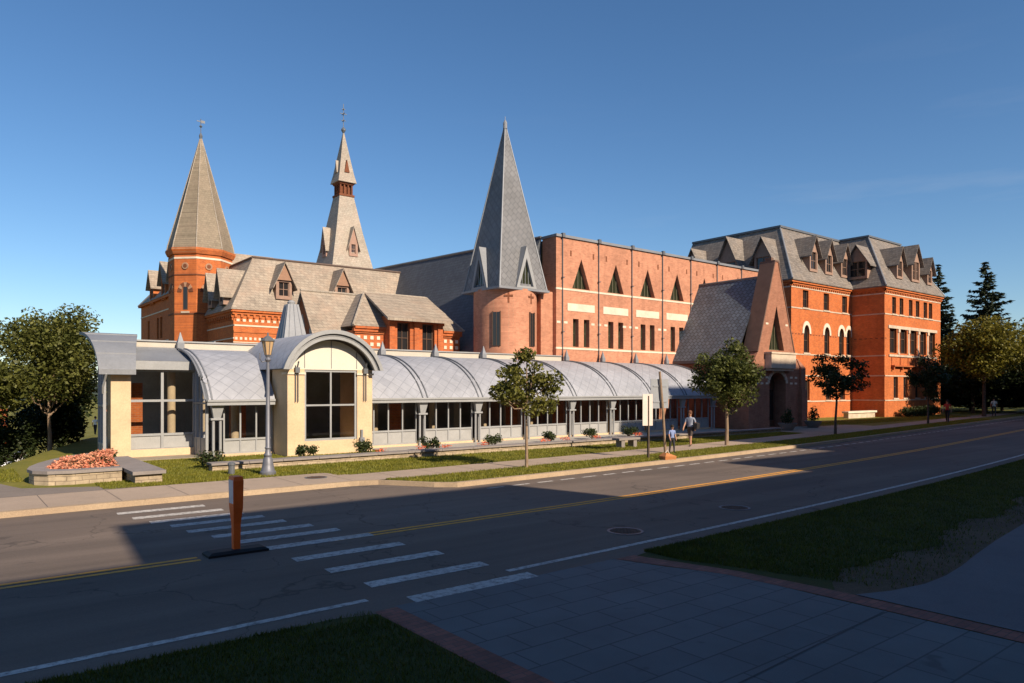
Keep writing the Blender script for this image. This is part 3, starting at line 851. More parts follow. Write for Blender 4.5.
# metal vent hood behind the arch
mb = MB()
def sq(c, s_, z): return [(c[0]-s_,c[1]-s_,z),(c[0]+s_,c[1]-s_,z),(c[0]+s_,c[1]+s_,z),(c[0]-s_,c[1]+s_,z)]
mb.loft([sq((13.35,34),.6,4.9), sq((13.35,34),.26,6.75)]); mb.loft([sq((13.35,34),.66,4.84), sq((13.35,34),.66,4.9)])
for k in range(3):
    t = -.36+.36*k
    mb.tube([(13.35+t,34-.6,4.92),(13.35+t*.45,34-.265,6.74)], .018, 4)
    mb.tube([(13.35-.6,34+t,4.92),(13.35-.265,34+t*.45,6.74)], .018, 4)
hood = mb.build('vent_hood', M['metal'], gal)
mb = MB(); mb.box(12.8,13.9,33.45,34.5,4.2,4.84); mb.build('vent_base', M['white'], hood)
mb = MB(); mb.lathe((13.35,34),[(.16,6.74),(.2,6.86),(.1,6.95)],12); mb.build('vent_cap', M['metal_lt'], hood)

# =====================================================================
# pink brick hall with pyramid tower
# =====================================================================
hall = empty('brick_hall', (41, 40, 0), 'modern pink brick hall with triangular windows and a grey pyramid spire on a round tower', 'hall')
HZ = 12.15
WF = Wall((0,33.3,0),(1,0,0),(0,-1,0))
X0, X1 = 30.0, 53.0
bays = [30.5+3.2*i for i in range(7)]
holes = []; tris = []; slits = []
for bx in bays:
    c_ = bx+1.65
    tri = [(c_-.78,9.02),(c_+.78,9.02),(c_+.02,10.95)]
    tris.append(tri); holes.append(tri)
    for w0 in (c_-.72, c_+.24):
        s_ = rect(w0, w0+.5, 5.32, 7.1); slits.append(s_); holes.append(s_)
mb = MB(); WF.skin(mb, rect(X0,X1,0,HZ), holes, .42)
mb.face([(X0,33.3,0),(X0,33.3,HZ),(X0,34.6,HZ),(X0,34.6,0)]); mb.face([(X1,33.3,0),(X1,33.3,HZ),(X1,60,HZ),(X1,60,0)])
# small brick weep vents
vents = MB()
for bx in bays:
    for dx in (.75, 2.75): WF.slab(vents, bx+dx-.06, bx+dx+.06, 11.05, 11.4, -.012, .1)
mb.build('wall', M['brick_new'], hall); build_each(vents, 'wall_vent', M['brick_dark'], hall)
for t_ in tris: window(WF, t_, hall, M['frame_green'], M['glass_green'], .07, .3, (.25,.5,.75), (), .05)
for s_ in slits: window(WF, s_, hall, M['frame_green'], M['glass_green'], .05, .3, (.5,), (.5,), .03)
mb = MB()
WF.slab(mb, X0-.02, X1, 8.86, 8.98, -.03, .1); WF.slab(mb, X0-.02, X1, 5.14, 5.26, -.03, .1)
build_each(mb, 'stone_band', M['stone_pale'], hall); mb = MB()
x = X0+.05
while x < X1-.5:
    if not any(b_+.9 < x+.15 < b_+2.4 for b_ in bays): WF.slab(mb, x, x+.3, 6.76, 6.9, -.012, .08)
    x += .6
mb.build('dash_course', M['stone_pale'], hall)  # raised dashes of pale stone, separate blocks joined in one mesh
mb = MB()
for bx in bays: WF.slab(mb, bx+.45, bx+2.85, 7.58, 8.06, -.025, .1)
build_each(mb, 'stone_panel', M['stone_pale'], hall)
for bx in bays:
    mb = MB(); mb.tube([(bx,33.24,4.5),(bx,33.24,HZ+.05)], .032, 8); mb.box(bx-.11,bx+.11,33.1,33.28,HZ-.02,HZ+.24)
    for z in (6.2,9.6): mb.box(bx-.08,bx+.08,33.13,33.29,z,z+.05)
    mb.build('downpipe', M['metal_dk'], hall)
mb = MB(); mb.box(X0-.06,X1+.06,33.2,33.62,HZ,HZ+.16); mb.box(X0-.06,X0+.3,33.62,34.7,HZ,HZ+.16); mb.build('parapet_cap', M['metal'], hall)
mb = MB(); mb.box(X0+.02,X1-.02,33.62,60,HZ-.3,HZ-.1); mb.build('flat_roof', M['slate_dark'], hall)
# west slope of dark slate
mb = MB()
mb.face([(24.9,34.7,3.6),(29.98,34.7,HZ+.12),(29.98,57,HZ+.95),(24.9,57,3.6)][::-1])
mb.face([(24.9,34.7,3.6),(29.98,34.7,3.6),(29.98,34.7,HZ+.12)])
mb.face([(24.9,57,3.6),(29.98,57,HZ+.95),(29.98,57,3.6)])
mb.build('slate_roof', M['slate_dark'], hall)
mb = MB(); mb.tube([(29.98,34.7,HZ+.15),(29.98,57,HZ+.98)], .1, 6); mb.build('ridge_cap', M['metal_dk'], hall)
mb = MB(); mb.obox((26.2,35.2,5.9),(.5,0,0),(0,.5,0),(0,0,2.2)); mb.build('roof_vent', M['metal_dk'], hall)
# round tower
TC = (27.3, 35.0)
mb = MB(); mb.lathe(TC, [(1.95,0),(1.95,8.62)], 64); tw = mb.build('tower_drum', M['brick_new'], hall, smooth=True)
mb = MB(); mb.box(29.0,30.02,33.6,34.9,0,8.7); mb.build('tower_link_wall', M['brick_new'], hall)
for ang in (R(287), R(217), R(340)):
    mb = MB()
    dx, dy = cos(ang), sin(ang); px_, py_ = -dy, dx
    O = Vector((TC[0]+dx*1.9, TC[1]+dy*1.9, 5.2)); U = Vector((px_,py_,0))*.42
    mb.obox(O-U/2, U, Vector((dx,dy,0))*.10, Vector((0,0,2.0)), 0)
    mb.obox(O-U/2-Vector((px_,py_,0))*.05, Vector((px_,py_,0))*.05, Vector((dx,dy,0))*.125, Vector((0,0,2.05)), 1)
    mb.obox(O+U/2, Vector((px_,py_,0))*.05, Vector((dx,dy,0))*.125, Vector((0,0,2.05)), 1)
    mb.obox(O-Vector((px_,py_,0))*.015, Vector((px_,py_,0))*.03, Vector((dx,dy,0))*.115, Vector((0,0,2.0)), 1)
    mb.build('tower_window', [M['glass_dk'], M['frame_dk']], hall)
for ang in (R(285), R(238)):   # dark brick crosses
    mb = MB()
    dx, dy = cos(ang), sin(ang); U = Vector((-dy,dx,0)); D = Vector((dx,dy,0))*.06; O = Vector((TC[0]+dx*1.91, TC[1]+dy*1.91, 0))
    mb.obox(O-U*.05+Vector((0,0,7.75)), U*.1, D, Vector((0,0,.62))); mb.obox(O-U*.26+Vector((0,0,8.1)), U*.52, D*1.05, Vector((0,0,.12)))
    mb.build('brick_cross', M['brick_dark'], hall)
SP = 1.82; ZB, ZT = 8.66, 19.05
mb = MB(); ap = (TC[0], TC[1], ZT)
cs = [(TC[0]-SP,TC[1]-SP,ZB),(TC[0]+SP,TC[1]-SP,ZB),(TC[0]+SP,TC[1]+SP,ZB),(TC[0]-SP,TC[1]+SP,ZB)]
sl = math.hypot(SP, ZT-ZB)
for i in range(4): mb.face([cs[i], cs[(i+1)%4], ap], 0, [(-SP,0),(SP,0),(0,sl)])
mb.build('pyramid_spire', M['pyramid'], hall)
mb = MB()
mb.box(TC[0]-SP-.12,TC[0]+SP+.12,TC[1]-SP-.12,TC[1]+SP+.12,ZB-.13,ZB-.002)
for c_ in cs: mb.tube([c_, ap], [.06,.035], 6)
mb.lathe(TC, [(.13,ZT-.35),(.13,ZT+.0),(.05,ZT+.18)], 10); mb.tube([(*TC,ZT),(*TC,ZT+.4)], .018, 6)
mb.build('spire_trim', M['metal'], hall)
# triangular dormers on the spire
for (ang) in (R(270), R(180), R(0)):
    D = Vector((cos(ang), sin(ang), 0)); U = Vector((-sin(ang), cos(ang), 0)); C0 = Vector((TC[0],TC[1],0))
    off = .12 if ang == R(270) else -.1
    f0 = C0 + D*(SP+.1) + U*off
    b0, b1, tp_ = f0-U*.78+Vector((0,0,ZB)), f0+U*.78+Vector((0,0,ZB)), f0+Vector((0,0,ZB+2.55))
    back = SP - SP*(2.55)/(ZT-ZB)
    tb = C0 + D*(back-.05) + U*off + Vector((0,0,ZB+2.55))
    bb0, bb1 = C0-U*.78+D*(SP-.4)+U*off+Vector((0,0,ZB)), C0+U*.78+D*(SP-.4)+U*off+Vector((0,0,ZB))
    mb = MB(); mb.face([b0,tp_,tb,bb0]); mb.face([b1,bb1,tb,tp_])
    def lerp(a,b_,t): return a+(b_-a)*t
    # thick frame round the opening
    ctr = (b0+b1+tp_)/3
    i0, i1, it = b0+U*.24+Vector((0,0,.12)), b1-U*.24+Vector((0,0,.12)), tp_-Vector((0,0,.75))
    for p_, q_, r_, s_ in ((b0,b1,i1,i0),(b1,tp_,it,i1),(tp_,b0,i0,it)):
        mb.face([p_+D*.03,q_+D*.03,r_+D*.03,s_+D*.03]); mb.face([s_+D*.03,r_+D*.03,r_-D*.2,s_-D*.2])
    dm = mb.build('spire_dormer', M['metal_lt'] if ang == R(270) else M['metal'], hall)
    mb = MB(); mb.face([i0-D*.15,i1-D*.15,it-D*.15]); mb.build('pane', M['glass_green'], dm)
    mb = MB()
    for k in (-.25,0,.25): mb.tube([ctr*0+f0+U*k+Vector((0,0,ZB+.12))-D*.12, f0+U*k*.9+Vector((0,0,ZB+(1.2 if k else 1.75)))-D*.12], .018, 4)
    mb.build('mullions', M['frame_grey'], dm)

# =====================================================================
# gabled brick porch
# =====================================================================
por = empty('gabled_porch', (44.3, 28, 0), 'tall gabled pink brick porch with a steep grey shingled roof and arched doorway', 'porch')
WP = Wall((0,27,0),(1,0,0),(0,-1,0))
outer = [(41.2,0),(47.6,0),(47.6,3.7),(46.62,5.1),(44.56,11.25),(44.24,11.25),(42.18,5.1),(41.2,3.7)]
door = arch(43.55,45.55,.0,3.0,3.75,10); door = [(43.55,.02),(45.55,.02)]+door[2:]
tri = [(43.45,5.25),(45.35,5.25),(44.4,8.25)]
mb = MB(); WP.skin(mb, outer, [door, tri], .9)
n = len(outer)
for i in range(1, n):
    a, b_ = outer[i], outer[(i+1) % n]
    mb.face([WP.p(*a), WP.p(*b_), WP.p(*b_, 1.05), WP.p(*a, 1.05)], 0)
mb.build('gable_wall', M['brick_porch'], por)
mb = MB()   # coping stones on the rakes; brown deepened to stand in for shade
for (a, b_) in (((44.56,11.25),(46.62,5.1)),((44.24,11.25),(42.18,5.1))):
    p0, p1 = WP.p(*a,-.04), WP.p(*b_,-.04)
    d_ = (p1-p0).normalized(); nn = Vector((d_.z,0,-d_.x)); nn = nn if nn.z > 0 else -nn
    mb.obox(p0, p1-p0, Vector((0,1.14,0)), nn*.09)
mb.box(44.15,44.65,26.96,28.1,11.25,11.36); mb.box(44.25,44.55,27.3,27.8,11.36,11.6)
mb.build('coping', plain('shade_brown_coping', (.135,.08,.06), .85, .15, 2), por)
mb = MB()
for i in range(11):   # cream and dark bands
    for z in (6.95, 3.35, 2.95):
        u = 41.3+.6*i
        if z == 6.95:
            if not (42.6 < u < 43.6 or 44.95 < u < 46.0): continue
        elif 43.3 < u+.15 < 45.8: continue
        WP.slab(mb, u, u+.3, z, z+.13, -.015, .06)
build_each(mb, 'stone_block', M['stone_pale'], por)
mb = MB(); WP.slab(mb, 43.0,46.0,4.02,5.05,-.5,.05); WP.slab(mb, 42.92,46.08,4.98,5.1,-.56,.03); WP.slab(mb, 43.1,45.9,3.86,4.02,-.38,.03)
mb.build('stone_balcony', M['band_pale'], por)
window(WP, tri, por, M['frame_green'], M['glass_green'], .08, .35, (.3,.5,.7), (), .05)
# arch voussoirs
mb = MB(); c_ = 44.55
for k in range(11):
    t0, t1 = pi*k/11+.02, pi*(k+1)/11-.02
    pl = [(c_+1.0*cos(t0),3.0+.75*sin(t0)),(c_+1.25*cos(t0),3.0+1.0*sin(t0)),(c_+1.25*cos(t1),3.0+1.0*sin(t1)),(c_+1.0*cos(t1),3.0+.75*sin(t1))]
    WP.prism(mb, pl, -.03, .05)
mb.build('door_arch', M['band_pale'], por)
mb = MB(); mb.box(43.5,45.6,27.85,27.95,0,3.8); d_ = mb.build('door', M['frame_dk'], por)
mb = MB(); mb.box(43.75,44.45,27.83,27.86,.5,2.6); mb.box(44.65,45.35,27.83,27.86,.5,2.6); mb.build('pane', M['glass_dk'], d_)
# pitched roof behind the gable, eaves at z 4.6
RX, RZ = 44.35, 10.35
mb = MB()
for sx in (-1, 1):
    ex = RX+sx*3.08
    sl_ = math.hypot(3.08, RZ-4.62)
    pts = [(ex,28.05,4.62),(ex,34.9,4.62),(RX,34.9,RZ),(RX,28.05,RZ)]
    uv = [(28.05,0),(34.9,0),(34.9,sl_),(28.05,sl_)]
    mb.face(pts if sx > 0 else pts[::-1], 0, uv if sx > 0 else uv[::-1])
    mb.face([(p[0],p[1],p[2]-.15) for p in pts], 1)
    mb.box(min(ex-sx*.12,ex+.02*sx),max(ex-sx*.12,ex+.02*sx),28.05,34.9,4.42,4.6,1)
mb.face([(RX-3.08,34.9,4.62),(RX+3.08,34.9,4.62),(RX,34.9,RZ)],1)
mb.tube([(RX,28.05,RZ+.02),(RX,34.9,RZ+.02)], .08, 6, 1)
mb.build('roof', [M['porch_roof'], M['metal_dk']], por)
mb = MB(); mb.box(41.45,41.75,28.06,35,0,4.4); mb.box(46.95,47.25,28.06,35,0,4.4); mb.box(41.46,47.24,34.7,35,0,4.4); mb.build('wall', M['brick_porch'], por)
for x0, x1 in ((40.75,41.5),(47.2,47.95)):   # stepped buttresses at the corners
    mb = MB()
    mb.box(x0,x1,26.75,28.3,0,2.6); mb.box(x0+.08,x1-.08,26.85,28.2,2.6,4.1)
    mb.loft([[(x0+.08,26.85,4.1),(x1-.08,26.85,4.1),(x1-.08,28.2,4.1),(x0+.08,28.2,4.1)],[(x0+.3,27.3,4.75),(x1-.3,27.3,4.75),(x1-.3,28.1,4.75),(x0+.3,28.1,4.75)]])
    mb.build('buttress', M['brick_porch'], por)

# =====================================================================
# right-hand Victorian hall with mansard roof
# =====================================================================
vic = empty('mansard_hall', (69, 36, 0), 'orange brick Victorian hall with grey slate mansard roof and gabled dormers', 'hall')
BX0, BX1, BY = 68.6, 81.2, 30.7     # projecting block
WX0, WY = 57.9, 33.8                # recessed wing
CZ = 12.1; TZ = 17.55; IN = 2.7
WB = Wall((0,BY,0),(1,0,0),(0,-1,0)); WW = Wall((0,WY,0),(1,0,0),(0,-1,0))
WBL = Wall((BX0,BY,0),(0,1,0),(-1,0,0)); WWL = Wall((WX0,WY,0),(0,1,0),(-1,0,0))
top6 = [rect(a, a+.82, 9.72, 11.3) for a in (70.15,71.72,73.75,75.3,77.1,78.35)]
big5 = [rect(a, a+1.45, 6.0, 8.3) for a in (69.65,71.85,74.05,76.25,78.4)]
gnd = [rect(a, a+.92, 1.75, 3.75) for a in (70.45,72.55,75.2,77.4,79.4)]
mb = MB(); WB.skin(mb, rect(BX0,BX1,-.6,CZ), top6+big5+gnd, .28)
w3 = [rect(a, a+.95, 9.85, 11.4) for a in (59.8,63.4,66.8)]
ar4 = [arch(a, a+.92, 5.85, 7.55, 8.3) for a in (59.95,63.5,66.2,67.6)]
g4 = [rect(a, a+.95, 1.6, 3.4) for a in (60.0,63.8,66.4)]
WW.skin(mb, rect(WX0,BX0,-.6,CZ), w3+ar4+g4, .28)
WBL.skin(mb, rect(0,3.1,-.6,CZ), [])
side = [rect(a, a+.95, 9.85, 11.4) for a in (1.6,5.2,8.8)]+[rect(a, a+.95, 5.9, 8.1) for a in (1.6,5.2,8.8)]
WWL.skin(mb, rect(0,12.5,-.6,CZ), side, .28)
mb.face([(BX1,BY,-.6),(BX1,46,-.6),(BX1,46,CZ),(BX1,BY,CZ)]); mb.face([(WX0,46.3,-.6),(WX0,46.3,CZ),(BX1,46.3,CZ),(BX1,46.3,-.6)])
mb.build('wall', M['brick_old'], vic)
for w in top6: window(WB, w, vic, M['frame_dk'], M['glass_dk'], .07, .16, (.5,), (.5,), .04, True, M['band_pale'])
for w in big5: window(WB, w, vic, M['frame_dk'], M['glass_dk'], .1, .22, (.5,), (.62,), .06)
for w in gnd: window(WB, w, vic, M['frame_dk'], M['glass_dk'], .08, .18, (.5,), (.55,), .05, True, M['band_pale'])
for w in w3: window(WW, w, vic, M['frame_dk'], M['glass_dk'], .08, .16, (.5,), (.5,), .04, True, M['band_pale'])
for w in ar4: window(WW, w, vic, M['frame_dk'], M['glass_dk'], .08, .16, (.5,), (.45,), .05, True, M['band_pale'])
for w in g4: window(WW, w, vic, M['frame_dk'], M['glass_dk'], .08, .16, (.5,), (.5,), .05, True, M['band_pale'])
for w in side: window(WWL, w, vic, M['frame_dk'], M['glass_dk'], .08, .16, (.5,), (.5,), .05)
# arch hoods
mb = MB()
for a in (59.95,63.5,66.2,67.6):
    c_ = a+.46
    for k in range(9):
        t0, t1 = pi*k/9, pi*(k+1)/9
        def ap_(t, r, h): return (c_+r*cos(t), 7.55+h*sin(t)**.9)
        WW.prism(mb, [ap_(t0,.47,.77),ap_(t0,.74,1.12),ap_(t1,.74,1.12),ap_(t1,.47,.77)], -.05, .06)
build_each(mb, 'arch_hood', M['stone_pale'], vic)
# stone columns between the five big windows and their lintel
for a in (71.1,73.3,75.5,77.7):
    mb = MB(); mb.tube([(a+.37,BY+.05,6.05),(a+.37,BY+.05,8.0)], .13, 10); mb.box(a+.17,a+.57,BY-.12,BY+.2,8.0,8.3); mb.box(a+.2,a+.54,BY-.08,BY+.15,5.9,6.06)
    mb.build('window_column', M['band_pale'], vic)
mb = MB()
WB.slab(mb, 69.3,80.2,8.32,8.6,-.08,.05); WB.slab(mb, 69.4,80.1,5.66,5.86,-.1,.05)
build_each(mb, 'stone_band', M['band_pale'], vic)
mb = MB()   # balcony-like panel under the big windows
WB.slab(mb, 69.9,76.9,4.72,4.86,-.35,.02); 
for u in (70.1,71.9,73.6,75.2,76.6): WB.slab(mb, u-.12,u+.12,4.86,5.6,-.06,.02); WB.slab(mb, u-.1,u+.1,4.4,4.72,-.25,.02)
build_each(mb, 'brick_bracket', M['brick_far'], vic)
def bands(mb, W, u0, u1, zs, th=.11):
    for z in zs: W.slab(mb, u0, u1, z-th/2, z+th/2, -.035, .05)
mb = MB()
bands(mb, WB, BX0-.035, BX1, (9.62,11.5,3.85,1.55)); bands(mb, WBL, -.035, 3.06, (9.62,11.5,5.72,3.85,1.55)); bands(mb, WW, WX0-.035, BX0-.04, (9.74,11.55,5.68,3.8,1.5))
bands(mb, WWL, -.03, 12.5, (9.74,11.55,5.68,3.8))
build_each(mb, 'stone_band', M['band_pale'], vic)
mb = MB()   # dark dashed string course at arch springing
for W, u0, u1, z in ((WW,WX0+.1,BX0-.1,7.42),(WBL,.1,3.0,7.3),(WB,BX0+.1,69.4,7.3)):
    u = u0
    while u < u1-.25:
        if W is not WW or not any(a-.1 < u+.12 < a+1.0 for a in (59.95,63.5,66.2,67.6)): W.slab(mb, u, u+.25, z, z+.09, -.015, .05)
        u += .5
mb.build('dash_course', M['brick_dark'], vic)
# corbelled cornice
mb = MB()
for W, u0, u1 in ((WB,BX0-.3,BX1+.3),(WBL,-.3,3.0),(WW,WX0-.3,BX0-.31),(WWL,-.3,12.5)):
    W.slab(mb, u0+.18, u1-.1, CZ-.34, CZ-.17, -.12, .1); W.slab(mb, u0+.08, u1-.05, CZ-.17, CZ-.003, -.24, .1)
    u = u0+.3
    while u < u1-.3: W.slab(mb, u, u+.14, CZ-.48, CZ-.343, -.09, .1); u += .36
mb.build('cornice', M['brick_old'], vic)
mb = MB()
for W, u0, u1 in ((WB,BX0-.3,BX1+.3),(WBL,-.12,3.0),(WW,WX0-.3,BX0-.31),(WWL,-.12,12.5)): W.slab(mb, u0, u1, CZ, CZ+.1, -.33, .1)
mb.build('gutter', M['slate_grey'], vic)
# mansard roofs
mb = MB()
E_ = .3
def hip(x0,x1,y0,y1,inn_,z0,z1):
    a = [(x0-E_,y0-E_,z0),(x1+E_,y0-E_,z0),(x1+E_,y1,z0),(x0-E_,y1,z0)]
    b_ = [(x0+inn_,y0+inn_,z1),(x1-inn_,y0+inn_,z1),(x1-inn_,y1,z1),(x0+inn_,y1,z1)]
    return a, b_
a, b_ = hip(WX0,BX1,WY,46.3,IN,CZ+.1,TZ); mb.loft([a,b_])
a, b_ = hip(BX0,BX1,BY,37.2,IN+.15,CZ+.1,TZ+.03); mb.loft([a,b_])
mb.build('mansard_roof', M['slate_grey'], vic)
mb = MB()
for (p_, q_) in (((WX0-E_,WY-E_,CZ+.12),(WX0+IN,WY+IN,TZ)),((BX0-E_,BY-E_,CZ+.12),(BX0+IN+.15,BY+IN+.15,TZ+.03)),((BX1+E_,BY-E_,CZ+.12),(BX1-IN-.15,BY+IN+.15,TZ+.03))):
    mb.tube([p_,q_], .07, 6)
build_each(mb, 'hip_flashing', M['metal'], vic)
mb = MB()
mb.box(WX0+IN-.15,BX0+IN,WY+IN-.15,WY+IN+.1,TZ-.05,TZ+.14); mb.box(WX0+IN-.15,WX0+IN+.1,WY+IN+.1,46.3,TZ-.05,TZ+.14)
mb.box(BX0+IN,BX1-IN,BY+IN,BY+IN+.25,TZ+.0,TZ+.17); mb.box(BX0+IN,BX0+IN+.25,BY+IN+.25,37.2,TZ,TZ+.17)
mb.build('roof_curb', M['metal_dk'], vic)

def dormer(parent, W, uc, w, z0, ze, zt, dface, droof, roofmat, wallmat, over=.32, front_over=.3, nwin=1, frame=None, gablemat=None):
    """gabled dormer; its face is parallel to W at depth dface; roof runs back to depth droof"""
    frame = frame or M['frame_wood']
    mb = MB()
    # cheeks + face with opening
    g = [(uc-w/2,z0),(uc+w/2,z0),(uc+w/2,ze),(uc,ze+(zt-ze)*.86),(uc-w/2,ze)]
    ops = []
    ww = (w-.3)/nwin
    for k in range(nwin):
        a = uc-w/2+.15+ww*k; ops.append(rect(a+.05, a+ww-.05, z0+.22, ze-.12))
    W2 = Wall(W.p(0,0,dface), W.U, W.n)
    W2.skin(mb, g, ops, .12)
    for u in (uc-w/2, uc+w/2): mb.face([W.p(u,z0,dface),W.p(u,ze,dface),W.p(u,ze,droof),W.p(u,z0,droof)])
    d = mb.build('dormer', wallmat, parent)
    for op in ops: window(W2, op, d, frame, M['glass_dk'], .05, .09, (.5,), (.5,), .035, merged=True)
    mb = MB()
    hw = w/2+over; sl = (zt-ze)/(w/2+.0001); eo = ze - over*sl*.85
    for sgn in (-1,1):
        pts = [W.p(uc+sgn*hw,eo,dface-front_over),W.p(uc,zt,dface-front_over),W.p(uc,zt,droof+.6),W.p(uc+sgn*hw,eo,droof+.3)]
        low = [q-Vector((0,0,.1)) for q in pts]
        mb.face(pts); mb.face(low[::-1])
        for i in (0,1,3):
            j = (i+1)%4; mb.face([pts[i],pts[j],low[j],low[i]])
    mb.build('dormer_roof', roofmat, d)
    if gablemat:
        mb = MB(); W.prism(mb, [(uc-w/2*.95,ze),(uc+w/2*.95,ze),(uc,ze+(zt-ze)*.84)], dface-.14, dface-.02); mb.build('gable', gablemat, d)
    return d
def slopeY(z): return (z-CZ-.1)/(TZ-CZ-.1)*(IN+E_)-E_
for u in (62.0,64.75,67.7): dormer(vic, WW, u, 1.35, 13.25, 15.15, 16.5, slopeY(13.25)-.1, slopeY(16.4)+.1, M['slate_grey'], M['frame_wood'])
for u, w, ze, zt, n_ in ((72.2,1.3,15.0,16.3,1),(75.7,1.8,15.3,16.9,2),(79.0,1.15,14.8,16.0,1)):
    dormer(vic, WB, u, w, 13.2, ze, zt, slopeY(13.2)-.1, slopeY(zt)+.2, M['slate_grey'], M['frame_wood'], nwin=n_)
dormer(vic, WBL, 2.55, 1.9, 13.1, 14.9, 16.4, slopeY(13.1)-.2, slopeY(16.4)+.3, M['slate_grey'], M['frame_wood'], over=.45)
for u, w, zt in ((2.75,1.7,16.3),(6.4,2.0,16.9),(10.4,1.7,16.4)):
    dormer(vic, WWL, u, w, 12.9, 14.6, zt, slopeY(12.9)-.15, slopeY(zt)+.3, M['slate_grey'], M['frame_wood'], over=.4)

# =====================================================================
# left Victorian college with turret and bell spire
# =====================================================================
old = empty('victorian_college', (19, 55, 0), 'orange brick Victorian college with tan slate roof, octagonal turret and slender bell spire', 'college')
OX0, OY, OX1 = 15.6, 50.0, 31.0
OC, OT, OIN = 8.05, 12.05, 1.95
WO = Wall((0,OY,0),(1,0,0),(0,-1,0)); WOL = Wall((OX0,OY,0),(0,1,0),(-1,0,0))
lw = [rect(a, a+.75, 4.2, 6.0) for a in (2.3,3.3)]
fw_ = [rect(a, a+.9, 4.4, 6.2) for a in (17.4,19.6,22.0,24.5)]
mb = MB(); WO.skin(mb, rect(OX0,OX1,-3,OC), fw_, .25); WOL.skin(mb, rect(0,7,-3,OC), lw, .25)
mb.face([(OX1,OY,-3),(OX1,OY+8,-3),(OX1,OY+8,OC),(OX1,OY,OC)])
WR = Wall((OX0,58,0),(0,1,0),(-1,0,0)); RZ1 = 10.8
rw = [rect(a, a+.8, z, z+1.9) for a in (3.0,4.3,8.6,12.0,13.3,17) for z in (7.2,3.2)]
WR.skin(mb, rect(0,20.7,-4,RZ1), rw, .25)
mb.face([(OX0,58,8),(OX0+9,58,8),(OX0+9,58,RZ1),(OX0,58,RZ1)]); mb.face([(OX0,78.7,-4),(OX0,78.7,RZ1),(OX0+9,78.7,RZ1),(OX0+9,78.7,-4)])
mb.build('wall', M['brick_old'], old)
for w in fw_: window(WO, w, old, M['frame_dk'], M['glass_dk'], .07, .15, (.5,), (.5,))
for w in lw: window(WOL, w, old, M['frame_dk'], M['glass_dk'], .07, .15, (.5,), (.5,))
for w in rw: window(WR, w, old, M['frame_dk'], M['glass_dk'], .07, .15, (.5,), (.5,))
mb = MB(); bands(mb, WO, OX0-.035, OX1, (6.98,), .1); bands(mb, WOL, -.035, 6.2, (6.98,6.1), .08)
bands(mb, WR, 2.0, 20.7, (9.6,6.9), .1)
build_each(mb, 'stone_band', M['stone_pale'], old); mb = MB()
u = OX0+.1
while u < OX1: WO.slab(mb, u, u+.16, 6.0, 6.18, -.02, .05); u += .32
WO.slab(mb, OX0-.03, OX1, 5.8, 5.86, -.03, .05)
u = OX0+.2
while u < OX1: WO.slab(mb, u, u+.2, 7.25, 7.42, -.02, .05); u += .42
mb.build('dash_course', M['stone_pale'], old)  # pale stone dashes and a thin stone line, all one mesh
mb = MB()
for W, u0, u1 in ((WO,OX0-.25,OX1),(WOL,-.25,6.3)):
    W.slab(mb, u0+.1, u1, OC-.16, OC-.003, -.2, .1); W.slab(mb, u0+.17, u1, OC-.32, OC-.163, -.1, .1)
    u = u0+.3
    while u < u1-.2: W.slab(mb, u, u+.16, OC-.52, OC-.323, -.12, .1); W.slab(mb, u+.05, u+.11, OC-.72, OC-.523, -.07, .1); u += .42
W = WO; W.slab(mb, OX0, OX1, 6.5, 6.62, -.05, .1); W.slab(mb, OX0-.02, OX1, 6.62, 6.9, -.03, .1)
WR.slab(mb, 2.2, 20.8, RZ1-.2, RZ1, -.25, .1)
mb.build('cornice', M['brick_old'], old)
mb = MB()
a = [(OX0-.25,OY-.25,OC),(OX1,OY-.25,OC),(OX1,62,OC),(OX0-.25,62,OC)]; b_ = [(OX0+OIN,OY+OIN,OT),(OX1,OY+OIN,OT+.1),(OX1,62,OT+.1),(OX0+OIN,62,OT)]
mb.loft([a,b_])
a = [(OX0-.3,58.2,RZ1),(OX0+9,58.2,RZ1),(OX0+9,79,RZ1),(OX0-.3,79,RZ1)]; b_ = [(OX0+2.1,60.6,13.8),(OX0+6.6,60.6,13.8),(OX0+6.6,76.6,13.8),(OX0+2.1,76.6,13.8)]
mb.loft([a,b_])
mb.build('slate_roof', M['slate_tan'], old)
mb = MB(); mb.tube([(OX0+OIN,OY+OIN,OT+.04),(OX1,OY+OIN,OT+.14)], .09, 6); mb.tube([(OX0+OIN,OY+OIN,OT+.03),(OX0+OIN,57,OT+.03)], .09, 6); mb.build('ridge_cap', plain('brown_ridge', (.11,.075,.06)), old)
def oslope(z): return (z-OC)/(OT-OC)*(OIN+.25)-.25
for u, zb in ((19.15,9.0),(23.6,9.0)):
    dormer(old, WO, u, 1.15, zb, 10.35, 11.65, oslope(zb)-.15, oslope(11.4)+.3, M['slate_tan'], M['frame_wood'], over=.3, gablemat=plain('shingled_gable', (.30,.17,.11), .8, .1, 5))
for u in (1.9,4.6):
    dormer(old, WOL, u, 1.0, 8.5, 9.7, 11.05, oslope(8.5)-.25, oslope(11.0)+.2, M['slate_tan'], M['frame_wood'], over=.28)
for u, w, z1 in ((3.6,1.7,14.2),(7.4,2.2,14.7),(11.0,1.5,13.9),(15.5,1.5,13.7)):
    dormer(old, WR, u, w, 10.5, 12.4, z1, -.15, 1.9, M['slate_tan'], M['brick_old'], over=.3)
